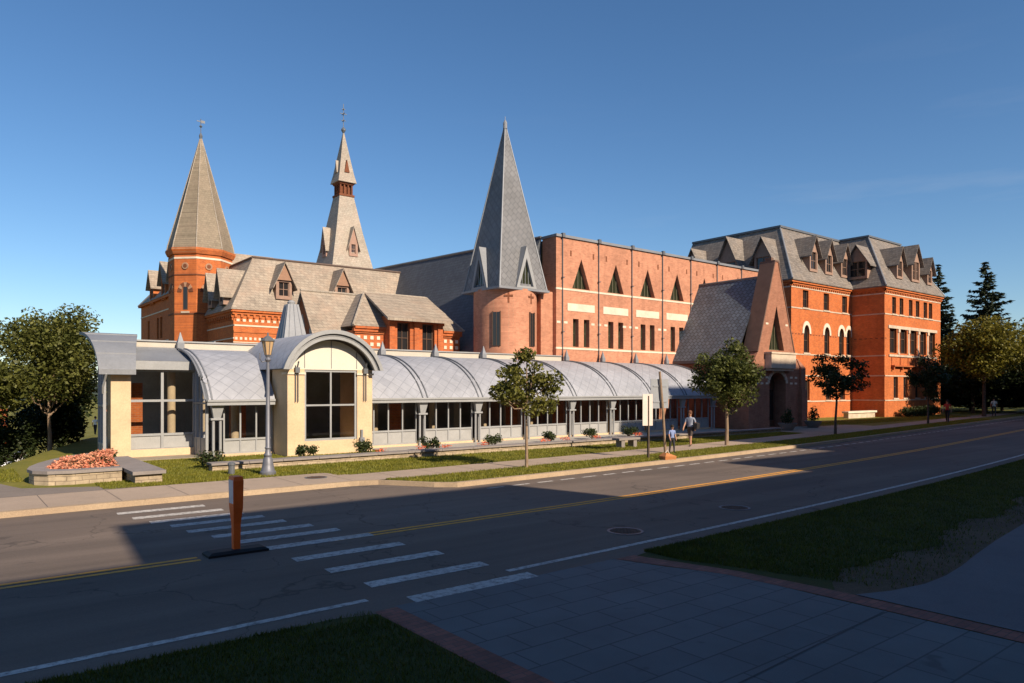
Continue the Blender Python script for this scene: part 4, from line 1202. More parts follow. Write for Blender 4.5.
# turret
WORN = plain('worn_voussoir',(.36,.2,.12),.85)
TU = (15.7, 58.2); TR = 2.27
def octr(r, z, c=TU): return [(c[0]+r*cos(R(22.5+45*k)), c[1]+r*sin(R(22.5+45*k)), z) for k in range(8)]
mb = MB(); mb.loft([octr(TR,-3),octr(TR,12.65)]); mb.loft([octr(TR+.1,12.65),octr(TR+.24,12.95)]); mb.loft([octr(TR+.24,12.95),octr(TR+.24,13.1)])
mb.build('turret_shaft', M['brick_old'], old)
mb = MB()
mb.loft([octr(TR+.03,12.28),octr(TR+.03,12.42)]); mb.loft([octr(TR+.03,5.35),octr(TR+.03,5.45)])
build_each(mb, 'turret_band', M['stone_pale'], old)
mb = MB()
mb.loft([octr(TR+.04,8.15),octr(TR+.04,8.28)]); mb.loft([octr(TR+.04,11.05),octr(TR+.04,11.15)])
build_each(mb, 'turret_course', M['brick_dark'], old)
ap_n = TR*cos(R(22.5))
for k in range(8):
    ang = R(45*k)
    if not (180 <= 45*k <= 360): continue
    Wt = Wall((TU[0]+ap_n*cos(ang), TU[1]+ap_n*sin(ang), 0), (-sin(ang), cos(ang), 0), (cos(ang), sin(ang), 0))
    ob = MB()
    for q in range(7):   # brick arch with pale voussoirs
        t0, t1 = pi*q/7+.03, pi*(q+1)/7-.03
        Wt.prism(ob, [(.3*cos(t0),9.6+.4*sin(t0)+.2),(.62*cos(t0),9.6+.75*sin(t0)+.2),(.62*cos(t1),9.6+.75*sin(t1)+.2),(.3*cos(t1),9.6+.4*sin(t1)+.2)], -.04, .05, q % 2)
    voussoirs = ob; ob = MB()
    Wt.prism(ob, [(.26*cos(2*pi*q/10), 11.75+.26*sin(2*pi*q/10)) for q in range(10)], -.06, .02, 1)
    Wt.prism(ob, [(.15*cos(2*pi*q/10), 11.75+.15*sin(2*pi*q/10)) for q in range(10)], -.075, .02, 2)
    ob.build('turret_roundel', [M['brick_dark'], WORN, M['brick_dark']], old)
    voussoirs.build('turret_arch', [M['brick_dark'], WORN], old)
    if k in (5, 7):
        w_ = arch(-.19,.19,8.5,10.1,10.55)
        wb = MB(); Wt.prism(wb, w_, -.012, .05); o_ = wb.build('turret_window', M['frame_dk'], old)
        pb = MB(); Wt.prism(pb, inset(w_, .06), -.02, .02); pb.build('pane', M['glass_dk'], o_)
        pb = MB(); Wt.slab(pb, -.32,.32,8.25,8.38,-.08,.05); pb.build('sill', M['band_pale'], o_)
mb = MB(); mb.loft([octr(TR+.14,13.02),octr(TR+.05,13.5),octr(.06,21.9)]); mb.build('turret_roof', M['slate_turret'], old)
mb = MB()
for k in range(8): mb.tube([octr(TR+.15,13.05)[k],octr(TR+.06,13.52)[k],octr(.06,21.9)[k]], [.045,.045,.03], 6)
mb.build('turret_hips', M['slate_spire'], old)
mb = MB(); mb.lathe(TU,[(.09,21.8),(.14,22.1),(.05,22.3)],8); mb.tube([(*TU,22.2),(*TU,23.4)],.03,6); mb.lathe(TU,[(.02,22.7),(.12,22.82),(.02,22.95)],8)
mb.box(TU[0]-.02,TU[0]+.3,TU[1]-.015,TU[1]+.015,23.1,23.3); mb.box(TU[0]-.3,TU[0],TU[1]-.015,TU[1]+.015,23.17,23.23); mb.build('weathervane', M['metal_dk'], old)
# bell spire
SPC = (27.9, 59.0)
def sqr(s_, z, c=SPC): return [(c[0]-s_,c[1]-s_,z),(c[0]+s_,c[1]-s_,z),(c[0]+s_,c[1]+s_,z),(c[0]-s_,c[1]+s_,z)]
mb = MB(); mb.loft([sqr(2.15,11.5),sqr(1.9,13.2),sqr(1.25,16.3),sqr(.66,19.55)]); mb.build('spire_base', M['slate_spire'], old)
mb = MB()
mb.loft([sqr(.72,19.5),sqr(.72,19.68)]); mb.loft([sqr(.66,20.55),sqr(.76,20.8)])
for dx in (-.54,-.18,.18,.54):
    for dy in (-.54,-.18,.18,.54):
        if abs(dx) > .5 or abs(dy) > .5: mb.tube([(SPC[0]+dx,SPC[1]+dy,19.68),(SPC[0]+dx,SPC[1]+dy,20.55)], .08, 6)
mb.loft([sqr(.42,19.68),sqr(.42,20.55)])
mb.build('belfry', M['brick_dark'], old)
mb = MB(); mb.loft([sqr(.86,20.72),sqr(.68,21.5),sqr(.05,25.2)]); mb.build('spire_cap', M['slate_spire'], old)
mb = MB(); mb.lathe(SPC,[(.06,25.2),(.2,25.45),(.2,25.55),(.05,25.75)],10); mb.tube([(*SPC,25.5),(*SPC,27.8)],.028,6)
for z, l in ((26.3,.22),(26.9,.32),(27.3,.16)): mb.box(SPC[0]-l,SPC[0]+l,SPC[1]-.02,SPC[1]+.02,z,z+.05); mb.box(SPC[0]-.02,SPC[0]+.02,SPC[1]-l,SPC[1]+l,z,z+.05)
mb.build('spire_finial', M['metal_dk'], old)
WS1 = Wall((SPC[0],SPC[1]-1.9,0),(1,0,0),(0,-1,0)); WS2 = Wall((SPC[0]-1.9,SPC[1],0),(0,1,0),(-1,0,0))
for W in (WS1, WS2):
    dormer(old, W, 0.1, .8, 14.1, 15.25, 16.7, .12, .9, M['slate_spire'], plain('lucarne_wood',(.33,.2,.15)), over=.2, front_over=.12)
    mb = MB(); W.prism(mb, [(-.24,21.6),(.24,21.6),(0,22.7)], 1.16, 1.6); mb.build('cap_lucarne', M['brick_dark'] if W is WS1 else M['slate_spire'], old)

# low lodge range of the college in front
lod = empty('brick_lodge', (21, 38.6, 0), 'low orange brick lodge with steep tan roofs and a wide dormer, behind the glass gallery', 'lodge')
mb = MB()
LX0, LX1 = 16.6, 20.6; LY0, LYR, LY1 = 38.5, 40.3, 42.1
mb.box(LX0+.02,LX1,LY0,LY1,0,5.6)
mb.box(18.4,25.6,37.5,43,0,6.0)
mb.box(LX0,LX0+.3,LY0,LY0+.01,0,5.6)
WLg = Wall((LX0,LYR,0),(0,1,0),(-1,0,0)); WLg.prism(mb, [(-1.85,0),(1.85,0),(1.85,5.4),(0,8.3),(-1.85,5.4)], -.1, .25)
mb.build('wall', M['brick_far'], lod)
mb = MB(); WLg.prism(mb, [(0,5.6),(.35,6.3),(0,7.0),(-.35,6.3)], -.13, -.08); WLg.prism(mb, [(-1.2,5.6),(-1.0,5.95),(-1.2,6.3),(-1.4,5.95)], -.13, -.08); build_each(mb, 'diamond_panel', M['band_pale'], lod)
mb = MB()
for y0, sg in ((LY0-.3,1),(LY1+.3,-1)):
    p = [(LX0-.25,y0,5.2),(LX1+1,y0,5.2),(LX1+1,LYR,8.35),(LX0-.25,LYR,8.35)]
    q = [(a[0],a[1],a[2]-.12) for a in p]
    mb.face(p[::sg]); mb.face(q[::-sg])
    mb.face([p[0],p[3],q[3],q[0]])
mb.loft([[(18.2,37.25,6.24),(25.8,37.25,6.24),(25.8,43,6.24),(18.2,43,6.24)],[(19.9,39.3,8.4),(24.2,39.3,8.4),(24.2,41.5,8.4),(19.9,41.5,8.4)]])
mb.build('slate_roof', M['slate_tan'], lod)
mb = MB(); mb.tube([(18.2,37.25,6.27),(19.9,39.3,8.43)], .07, 6); mb.tube([(25.8,37.25,6.27),(24.2,39.3,8.43)], .07, 6); mb.tube([(19.9,39.3,8.43),(24.2,39.3,8.43)], .08, 6); mb.tube([(LX0-.25,LYR,8.4),(LX1,LYR,8.4)], .07, 6); mb.build('ridge_cap', M['slate_spire'], lod)
WL = Wall((0,37.5,0),(1,0,0),(0,-1,0))
mb = MB()
u = 18.55
while u < 25.5:
    if not 20.2 < u < 24.1:
        for z in (5.12,5.5): WL.slab(mb, u, u+.2, z, z+.2, -.03, .05)
    u += .42
build_each(mb, 'stone_stud', M['stone_pale'], lod)
mb = MB(); WL.slab(mb, 18.3,25.7,5.93,6.1,-.16,.1); WL.slab(mb, 18.35,25.65,6.1,6.23,-.24,.1); WL.slab(mb,18.4,25.6,5.83,5.93,-.08,.1); mb.build('cornice', M['brick_far'], lod)
WD = Wall((0,36.95,0),(1,0,0),(0,-1,0)); ops = [rect(20.85,21.7,4.75,6.55), rect(22.55,23.4,4.75,6.55)]
mb = MB(); WD.skin(mb, rect(20.3,23.95,4.3,6.9), ops, .3); mb.box(20.3,20.35,36.96,38.6,4.3,6.9); mb.box(23.9,23.95,36.96,38.6,4.3,6.9)
for u in (20.3,21.95,23.6): WD.slab(mb, u, u+.35, 4.3, 6.45, -.1, .0); WD.slab(mb, u-.04, u+.39, 6.45, 6.7, -.2, .0)
WD.slab(mb, 20.3,23.95,6.7,6.88,-.25,0)
dm = mb.build('dormer', M['brick_far'], lod)
mb = MB(); p = [(19.9,36.35,6.72),(24.35,36.35,6.72),(24.35,39.35,8.5),(19.9,39.35,8.5)]; q = [(a[0],a[1],a[2]-.14) for a in p]
mb.face(p); mb.face(q[::-1])
for i in range(4): mb.face([p[i],q[i],q[(i+1)%4],p[(i+1)%4]])
mb.build('dormer_roof', M['slate_tan'], dm)
for op in ops: window(WD, op, lod, M['frame_dk'], M['glass_dk'], .07, .2, (.5,), (.5,), .04)

# =====================================================================
# tall brick block behind the photographer (casts the big street shadow)
# =====================================================================
SUN_EL, SUN_AZ = 33.0, 5.0      # azimuth from -Y towards +X
ts = Vector((sin(R(SUN_AZ))*cos(R(SUN_EL)), -cos(R(SUN_AZ))*cos(R(SUN_EL)), sin(R(SUN_EL))))
BFY = -9.0
def top_for(yreach): return (yreach-BFY)/cos(R(SUN_AZ))*math.tan(R(SUN_EL))
def xs_for(x, y): return x + math.tan(R(SUN_AZ))*(y-BFY)
blk = empty('brick_block', (15,-16,0), 'large brick campus block standing across the street behind the camera', 'building')
WK = Wall((0,BFY,0),(1,0,0),(0,1,0))
zL = top_for(12.6); 
xa, xb = -45.0, xs_for(23.5, 12.6)
ops = [rect(-44+3.4*i, -44+3.4*i+1.4, 1+3.4*j, 3+3.4*j) for i in range(22) for j in range(4)]
mb = MB(); WK.skin(mb, [(xa,-.2),(xb,-.2),(xb,zL),(xa,zL)], ops, .3)
mb.box(xa,xb,BFY-13,BFY-.4,-.2,zL); 
def blockup(mb, sx0, sx1, y, z0, dl=0.0, ybase=12.6, cap=0.0, dep=9):
    z1 = top_for(y); a = xs_for(sx0, ybase); b_ = xs_for(sx1, ybase)
    mb.loft([[(a,BFY-dep,z0),(b_,BFY-dep,z0),(b_,BFY,z0),(a,BFY,z0)],[(a+dl,BFY-dep,z1),(b_-cap,BFY-dep,z1),(b_-cap,BFY,z1),(a+dl,BFY,z1)]])
blockup(mb, 2.5, 13.9, 16.4, zL, .65, cap=.6)
blockup(mb, 23.9, 32, 16.1, -.2, dl=-.5)
mb.build('wall', M['brick_new'], blk)
for op in ops[::1]: 
    pass
pb = MB()
for op in ops: pb.face([WK.p(*q, .25) for q in op])
build_each(pb, 'window', M['glass_dk'], blk)
blk2 = None
twr = empty('brick_tower', (50,-16,0), 'tall brick slab building across the street behind the camera to the right', 'building')
mb = MB(); blockup(mb, 32.5, 110, 30.5, -.2, 0, 17, 0, 14); blockup(mb, 35.5, 52, 33.4, top_for(30.5)-.01, 0, 28, 0, 10)
mb.build('wall', M['brick_new'], twr)

# =====================================================================
# vegetation
# =====================================================================
def leaf_cloud(rng, centers, radii, counts, size, flat=.6, aspect=.55, up=.35):
    P = []
    for c_, r_, n_ in zip(centers, radii, counts):
        d = rng.normal(size=(n_,3)); d /= np.linalg.norm(d,axis=1)[:,None]
        rr = rng.random(n_)**.45
        P.append(np.asarray(c_)[None]+d*rr[:,None]*np.asarray(r_)[None])
    P = np.concatenate(P); n = len(P)
    nr = rng.normal(size=(n,3)); nr[:,2] = np.abs(nr[:,2])+up; nr /= np.linalg.norm(nr,axis=1)[:,None]
    t = rng.normal(size=(n,3)); u = np.cross(nr,t); u /= np.linalg.norm(u,axis=1)[:,None]; v = np.cross(nr,u)
    s = size*(.6+.8*rng.random(n))[:,None]
    V = np.stack([P-u*s, P+v*s*aspect+nr*s*.15, P+u*s, P-v*s*aspect+nr*s*.15],1).reshape(-1,3)
    F = np.arange(4*n).reshape(-1,4)
    return V, F

def tree(name, base, h, cz0, rx, ry, seed, leafmat_, bark, nclump, nleaf, lsize, tr=.07, label='', grp=None, lean=0, clumpr=.38, shape='round', fork=None, cat='tree'):
    rng = np.random.default_rng(seed)
    rt = empty(name, base, label, cat, grp)
    bx, by, bz = base
    cz1 = h; cc = np.array([bx+lean, by, bz+(cz0+cz1)/2]); rz = (cz1-cz0)/2
    C = []; tries = 0
    while len(C) < nclump and tries < 4000:
        tries += 1
        d = rng.normal(size=3); d /= np.linalg.norm(d); r_ = rng.random()**.4
        p = d*r_*(.92-clumpr*.5)
        if shape == 'oval': p[:2] *= (1.0-.35*max(0,p[2]))
        if shape == 'flat': p[:2] *= 1.05
        C.append(cc+p*np.array([rx,ry,rz]))
    C = np.array(C)
    rad = [np.array([rx,ry,rz*.8])*clumpr*(.55+.75*rng.random()) for _ in C]
    w = np.array([r_[0] for r_ in rad])**2; cnt = np.maximum(8,(nleaf*w/w.sum()).astype(int))
    V, F = leaf_cloud(rng, C, rad, cnt, lsize)
    raw_mesh('crown', V, F, leafmat_, rt)
    mb = MB(); fork = fork or cz0+.15*(cz1-cz0)
    jx = rng.normal(0,.03,4)
    trunk = [(bx,by,bz-.3),(bx+jx[0],by,bz+fork*.4),(bx+jx[1]+lean*.3,by+jx[2],bz+fork),(bx+lean*.7,by,bz+cz0+(cz1-cz0)*.55),(bx+lean,by,bz+cz0+(cz1-cz0)*.85)]
    mb.tube(trunk, [tr*1.35,tr,tr*.85,tr*.5,tr*.2], 10)
    pick = rng.permutation(len(C))[:min(len(C),14)]
    for i in pick:
        e = C[i]; t_ = rng.random()*.5
        s0 = np.array(trunk[2])*(1-t_)+np.array(trunk[3])*t_
        if e[2] < s0[2]: s0 = np.array(trunk[2])
        mid = (s0+e)/2+np.array([0,0,-.08*(h-cz0)])+rng.normal(0,.04,3)
        mb.tube([s0,mid,e],[tr*.5,tr*.32,tr*.1],6)
    mb.build('trunk', bark, rt, smooth=True)
    return rt
G1 = 'young trees along the street verge'
tree('street_tree', (15.55,18.75,0), 4.2, 1.5, 1.45, 1.45, 3, M['leaf_locust'], M['bark'], 30, 3600, .075, .05, 'thin airy young tree in sunlight in front of the glass gallery', G1, clumpr=.27, shape='oval')
tree('street_tree', (29.1,20.3,0), 5.5, 1.45, 1.8, 1.8, 7, M['leaf_street'], M['bark'], 60, 9500, .085, .075, 'full rounded young tree in sun in front of the steep porch roof', G1, clumpr=.29, shape='oval', fork=1.9)
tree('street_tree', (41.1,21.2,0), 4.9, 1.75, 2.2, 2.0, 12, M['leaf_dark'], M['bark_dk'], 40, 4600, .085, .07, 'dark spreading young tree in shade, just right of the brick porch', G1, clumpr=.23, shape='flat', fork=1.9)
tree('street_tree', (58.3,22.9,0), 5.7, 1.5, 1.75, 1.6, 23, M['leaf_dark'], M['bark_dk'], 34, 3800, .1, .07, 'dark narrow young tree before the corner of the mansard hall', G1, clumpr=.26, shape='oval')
# left group
tree('shade_tree', (4.04,40,terrain(4.04,40)), 7.2, 1.9, 2.6, 2.4, 31, M['leaf_left'], M['bark'], 60, 17000, .085, .085, 'dense green tree with pale trunk behind the flower planter', 'trees left of the gallery', clumpr=.34, fork=1.5)
tree('shade_tree', (1.2,39,terrain(1.2,39)), 6.8, 2.4, 2.3, 2.1, 33, M['leaf_left'], M['bark_dk'], 40, 9000, .1, .1, 'tree at the left edge, behind the pale trunked tree', 'trees left of the gallery', clumpr=.4)
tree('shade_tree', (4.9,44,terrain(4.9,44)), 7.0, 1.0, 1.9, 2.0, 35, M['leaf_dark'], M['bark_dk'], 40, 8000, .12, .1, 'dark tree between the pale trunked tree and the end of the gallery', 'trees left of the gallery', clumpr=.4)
def bush(base, rx, ry, h, seed, mat, n, ls, label, grp, name='shrub'):
    rng = np.random.default_rng(seed)
    rt = empty(name, base, label, 'shrub', grp)
    k = 14
    C = np.array([np.array(base)+np.array([rng.uniform(-1,1)*rx*.7, rng.uniform(-1,1)*ry*.7, h*(.3+.45*rng.random())]) for _ in range(k)])
    V, F = leaf_cloud(rng, C, [np.array([rx*.42,ry*.42,h*.34])]*k, [n//k]*k, ls)
    raw_mesh('foliage', V, F, mat, rt)
    mb = MB()
    for i in range(6): mb.tube([(base[0],base[1],base[2]-.05), tuple(C[i])], [.02,.008], 5)
    mb.build('stem', M['bark_dk'], rt)
    return rt
for i, (x, y, r_, h) in enumerate(((2.7,42.5,1.5,3.6),(4.3,43.5,1.6,3.4),(5.0,44.5,.95,2.4))):
    lab = ['dark bush left of the pale tree trunk','dark bush directly behind the pale tree trunk','dark bush between the pale trunk and the gallery end'][i]
    bush((x,y,terrain(x,y)), r_, 1.2, h, 50+i, M['leaf_dark'], 5000, .1, lab, 'bushes left of the gallery')
# right group
def conifer(base, h, r0, seed, label, grp, z0=1.0, dens=1.0):
    rng = np.random.default_rng(seed); rt = empty('conifer_tree', base, label, 'tree', grp)
    Vs = []; mbt = MB(); mbt.tube([(base[0],base[1],base[2]-.3),(base[0],base[1],base[2]+h*.97)],[.22,.03],8)
    nl = int(h*3.2)
    P = []; D = []
    for k in range(nl):
        t = k/(nl-1); z = z0+(h-z0)*t; r_ = r0*(1-t)**.85*(.8+.4*rng.random())+.12
        nb = int(5+6*(1-t))
        for b in range(nb):
            a = rng.random()*2*pi; rl = r_*(.7+.45*rng.random())
            m_ = max(6,int(rl*30*dens))
            s = np.sort(rng.random(m_))**.7
            zz = base[2]+z - .28*rl*s + .22*rl*s*s*1.4
            p = np.stack([base[0]+np.cos(a)*rl*s, base[1]+np.sin(a)*rl*s, zz],1)+rng.normal(0,.05,(m_,3))
            P.append(p); d = np.stack([np.cos(a+rng.normal(0,.7,m_)),np.sin(a+rng.normal(0,.7,m_)),rng.normal(-.25,.25,m_)],1); D.append(d)
    P = np.concatenate(P); D = np.concatenate(D); D /= np.linalg.norm(D,axis=1)[:,None]
    n = len(P); nr = rng.normal(size=(n,3))*.5+np.array([0,0,1.0]); v = np.cross(D,nr); v /= np.linalg.norm(v,axis=1)[:,None]
    s = (.2+.22*rng.random(n))[:,None]
    V = np.stack([P-D*s*.5, P+v*s*.28, P+D*s, P-v*s*.28],1).reshape(-1,3)
    raw_mesh('crown', V, np.arange(4*n).reshape(-1,4), M['needle'], rt)
    mbt.build('trunk', M['bark_dk'], rt); return rt
G2 = 'trees beyond the mansard hall'
conifer((91.0,29.8,0), 16.6, 5.0, 61, 'tall dark conifer standing clear against the sky at the right', G2)
conifer((92.5,35.2,0), 17.2, 3.6, 62, 'dark conifer right against the corner of the mansard hall', G2)
conifer((96,24.6,0), 18.0, 4.6, 63, 'dark conifer cut by the right edge of the picture', G2)
conifer((100,38,0), 14.0, 4.5, 64, 'lower dark conifer between the hall and the tall conifer', G2)
tree('broadleaf_tree', (77.5,25.5,0), 10.2, 2.6, 4.4, 4.2, 71, M['leaf_olive'], M['bark_dk'], 60, 16000, .14, .16, 'olive green broadleaf tree in front of the conifers', G2, clumpr=.34)
tree('broadleaf_tree', (86.5,29.5,0), 8.4, .8, 4.6, 3.5, 72, M['leaf_dark'], M['bark_dk'], 40, 9000, .17, .16, 'dark broadleaf tree filling the gap right of the mansard hall', G2, clumpr=.42)
tree('broadleaf_tree', (92,25.0,0), 9.4, .8, 4.6, 3.5, 73, M['leaf_dark'], M['bark_dk'], 40, 9000, .17, .16, 'dark broadleaf tree behind the person in white', G2, clumpr=.42)
tree('broadleaf_tree', (84.5,22.2,0), 10.2, 1.6, 3.6, 3.2, 74, M['leaf_olive'], M['bark_dk'], 40, 9000, .16, .14, 'olive broadleaf tree at the right edge of the picture', G2, clumpr=.38)
tree('broadleaf_tree', (100,31,0), 9.0, .5, 6.0, 4.0, 75, M['leaf_dark'], M['bark_dk'], 40, 8000, .2, .16, 'dark broadleaf tree farthest back beneath the tall conifer', G2, clumpr=.42)
tree('broadleaf_tree', (108,26,0), 9.5, .5, 6.0, 4.0, 76, M['leaf_dark'], M['bark_dk'], 40, 8000, .2, .16, 'dark broadleaf tree beyond the end of the street', G2, clumpr=.42)
for i, (x, y) in enumerate(((90,40),(102,46),(112,38),(118,30),(126,34),(96,33),(128,46))):
    tree('broadleaf_tree', (x,y,0), 8.5, .1, 5.5, 4.2, 170+i, M['leaf_dark'], M['bark_dk'], 36, 6000, .24, .16,
         ['dark tree behind the far end of the mansard hall','dark tree deep behind the mansard hall','dark tree far behind the tall conifer','dark tree closing the end of the street','dark tree farthest along the street','dark tree at the foot of the tall conifer','dark tree in the far back row'][i], G2, clumpr=.42)
# foundation shrubs of the mansard hall
for i, x in enumerate((71.5,73.6,75.6,77.6)):
    bush((x,29.9,0), 1.2, .6, 1.0, 80+i, M['shrub'], 1400, .08, ['first low shrub at the corner of the mansard hall','second low shrub along the mansard hall wall','third low shrub along the mansard hall wall','last low shrub beneath the mansard hall windows'][i], 'shrubs against the mansard hall')
# small shrubs along the gallery wall
labs = ['low spreading shrub beside the lamp post','dark round shrub under the left stone pier of the arch','round shrub beside the right stone pier of the arch','small shrub with orange blooms in the first gallery bay right of the arch','shrub in the bay left of the thin airy tree','shrub with orange blooms right of the thin airy tree trunk','round shrub left of the stone bench','shrub just right of the stone bench','shrub near the far end of the gallery']
for i, (x, y, r_) in enumerate(((7.1,25.3,.5),(10.75,25.9,.42),(13.25,26.2,.42),(16.5,26.4,.4),(19.9,26.4,.42),(23.6,26.6,.38),(26.8,26.9,.5),(30.0,27.3,.5),(35.5,27.3,.5))):
    bush((x,y,.05), r_, .4, .55, 90+i, M['shrub'], 700, .05, labs[i], 'shrubs in the gallery bed')
# orange bloom patches
flo = []
rng = np.random.default_rng(5)
C = []; 
for x, y in ((14.0,26.1),(15.9,26.2),(17.2,26.3),(19.2,26.2),(22.9,26.3),(24.6,26.6),(26.6,26.4),(30.2,26.8)): C.append((x,y,.16))
V, F = leaf_cloud(rng, C, [np.array([.32,.22,.13])]*len(C), [70]*len(C), .04)
tag(raw_mesh('flowers', V, F, leafmat('orange_bloom', (.75,.16,.06), (.6,.12,.05), .3)), 'patches of small orange bloom between the gallery shrubs', 'flowers', kind='stuff')

# grass: blades as ground cover
def blades(name, pts, h, w, mat, seed, label, zf=None):
    rng = np.random.default_rng(seed); n = len(pts); P = np.zeros((n,3)); P[:,:2] = pts[:,:2]; P[:,2] = pts[:,2]
    a = rng.random(n)*2*pi; hh = h*(.5+.8*rng.random(n)); ww = w*(.7+.6*rng.random(n))
    dx = np.stack([np.cos(a)*ww,np.sin(a)*ww,0*a],1); b = rng.random(n)*2*pi
    tip = P+np.stack([np.cos(b)*hh*.45,np.sin(b)*hh*.45,hh],1)
    V = np.stack([P-dx,P+dx,tip],1).reshape(-1,3)
    return tag(raw_mesh(name, V, np.arange(3*n).reshape(-1,3), mat), label, 'grass', kind='stuff')
rng = np.random.default_rng(9)
# near left patch
n = 42000; x = rng.uniform(-2.5,4.06*K,n); y = 7.86*K-(rng.random(n)**1.3)*3.6
k = ~((x > 3.3) & (y > 7.86*K-.25) & (rng.random(n) < .8)); pts = np.stack([x,y,np.full(n,NZ)],1)[k]
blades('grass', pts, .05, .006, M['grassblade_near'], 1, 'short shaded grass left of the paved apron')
n = 90000; x = 9.1*K+(rng.random(n)**1.6)*34; lo = np.array([max(dirt_edge(v/K), path_edge(v/K)) for v in x])*K; hi = np.array([road_y(7.82,v) for v in x])
y = lo+(hi-lo)*(1-rng.random(n)**1.25); keep = (x > 9.36*K)|(y > 6.3*K)
y2 = lo-(rng.random(n)**2.2)*1.1; sw = rng.random(n) < .07; y = np.where(sw,y2,y); keep &= (y > np.array([path_edge(v/K) for v in x])*K+.02) & ((x-8.9*K) > (7.85*K-y)*.3)
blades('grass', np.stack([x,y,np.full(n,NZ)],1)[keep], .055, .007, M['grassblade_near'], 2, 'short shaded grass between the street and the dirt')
# far verge and lawn strips
n = 60000; x = 9.5+(rng.random(n)**1.2)*62; lo = np.array([curb_y(v)+.2 for v in x]); hi = np.array([18.72+bend(v) for v in x]); y = lo+(hi-lo)*rng.random(n)
kk = hi > lo+.15
blades('grass', np.stack([x,y,np.zeros(n)],1)[kk], .06, .012, M['grassblade'], 3, 'sunlit grass verge between kerb and pavement')
n = 60000; x = 5.2+(rng.random(n)**1.15)*35; lo = np.array([20.55+bend(v) if v > 9.6 else 21.65 for v in x]); y = lo+(24.15-lo)*rng.random(n); kk = (y < 24.15) & (24.1 > lo)
blades('grass', np.stack([x,y,np.zeros(n)],1)[kk], .06, .012, M['grassblade'], 4, 'sunlit grass between the pavement and the low stone wall')
n = 26000; x = rng.uniform(-7,5.2,n); y = rng.uniform(21.65,23.2,n); kk = (x > 3.4)|((x < .8)&(y < 22.1))
xg = rng.uniform(-1,14.4,60000); yg = rng.uniform(22.2,29.1,60000)
kg = ~((xg > 1.9) & (xg < 5.1) & (yg > 23.4)) & ~((xg < 4.5) & (yg < 23.6+.5*(4.5-xg)) & (yg > 21.6)) & ~((xg > 6.8) & (yg > 24.2) & (yg < 24.75)) & ~((xg > 10.6) & (yg > 27.6)) & ~((xg>4.2)&(xg<5.1)&(yg<27.7))
blades('grass', np.stack([xg,yg,np.zeros(60000)],1)[kg], .05, .011, M['grassblade'], 16, 'sunlit grass between the planter, the lamp and the gallery')
x2 = rng.uniform(48,76,n); y2 = 26+rng.random(n)*3.2
blades('grass', np.concatenate([np.stack([x,y,np.zeros(n)],1)[kk],np.stack([x2,y2,np.zeros(n)],1)]), .06, .012, M['grassblade'], 6, 'patches of grass round the planter and the mansard hall')

# =====================================================================
# walls, planter, bench walls
# =====================================================================
wl = empty('garden_wall', (20,24.4,0), 'long low stone wall with flat cap along the gallery bed', 'wall')
mb = MB(); mb.box(6.9,40.4,24.25,24.65,-.1,.19); mb.build('stonework', M['rubble'], wl)
mb = MB(); x = 6.85
rr = random.Random(4)
while x < 40.4: l = 1.1+rr.random()*.5; mb.box(x,min(x+l-.012,40.45),24.17,24.73,.193,.26); x += l
mb.build('cap', M['cap'], wl)
pl = empty('flower_planter', (3.4,25.6,0), 'rounded stone flower planter with grey cap at the left end of the gallery', 'planter')
OUT = [(4.15,23.5)]+[(2.9,23.45),(2.35,23.6),(2.05,24.0),(1.98,24.6),(2.1,25.4),(2.4,26.4),(2.9,27.6),(3.6,28.8),(4.6,29.6)]
IN_ = [(4.15,23.92)]+[(3.05,23.9),(2.68,24.0),(2.48,24.25),(2.42,24.65),(2.52,25.3),(2.8,26.2),(3.25,27.35),(3.9,28.5),(4.75,29.2)]
mb = MB(); cb = MB()
for i in range(len(OUT)-1):
    a, b_, c_, d_ = OUT[i], OUT[i+1], IN_[i+1], IN_[i]
    mb.face([(*a,-.3),(*a,.3),(*b_,.3),(*b_,-.3)]); mb.face([(*d_,0),(*c_,0),(*c_,.3),(*d_,.3)])
    def o2(p, q, k=.05): v = Vector((p[0]-q[0],p[1]-q[1])).normalized()*k; return (p[0]+v.x,p[1]+v.y)
    a2, b2 = o2(a,d_), o2(b_,c_)
    cb.face([(*a2,.39),(*d_,.39),(*c_,.39),(*b2,.39)]); cb.face([(*a2,.303),(*a2,.39),(*b2,.39),(*b2,.303)]); cb.face([(*d_,.303),(*c_,.303),(*c_,.39),(*d_,.39)]); cb.face([(*a2,.303),(*b2,.303),(*c_,.303),(*d_,.303)])
mb.build('stonework', M['rubble'], pl); cb.build('cap', M['cap'], pl, merge=True)
mb = MB(); mb.face([(*p,.3) for p in IN_]+[(4.9,28,.3),(4.2,26.6,.3)]); mb.build('soil', M['dirt'], pl)
# flowers in the planter
rng = np.random.default_rng(14)
cand = rng.uniform([2.4,23.9],[4.75,29.2],(2600,2))
def inpoly(p, poly):
    c_ = False; n = len(poly)
    for i in range(n):
        (x1,y1),(x2,y2) = poly[i], poly[(i+1)%n]
        if (y1 > p[1]) != (y2 > p[1]) and p[0] < (x2-x1)*(p[1]-y1)/(y2-y1)+x1: c_ = not c_
    return c_
PP = [p for p in cand if inpoly(p, IN_+[(4.9,28),(4.15,26.6)])]
PP = np.array(PP); hh = .62+.16*np.sin(PP[:,0]*2.1)*np.sin(PP[:,1]*1.3)+rng.normal(0,.03,len(PP)); 
edge = np.clip((PP[:,1]-23.9)/.8,0,1); hh = .36+(hh-.16-.36)*edge
C3 = np.concatenate([PP,hh[:,None]],1)
V, F = leaf_cloud(rng, C3, [np.array([.08,.08,.05])]*len(C3), [4]*len(C3), .034, aspect=.8, up=1.0)
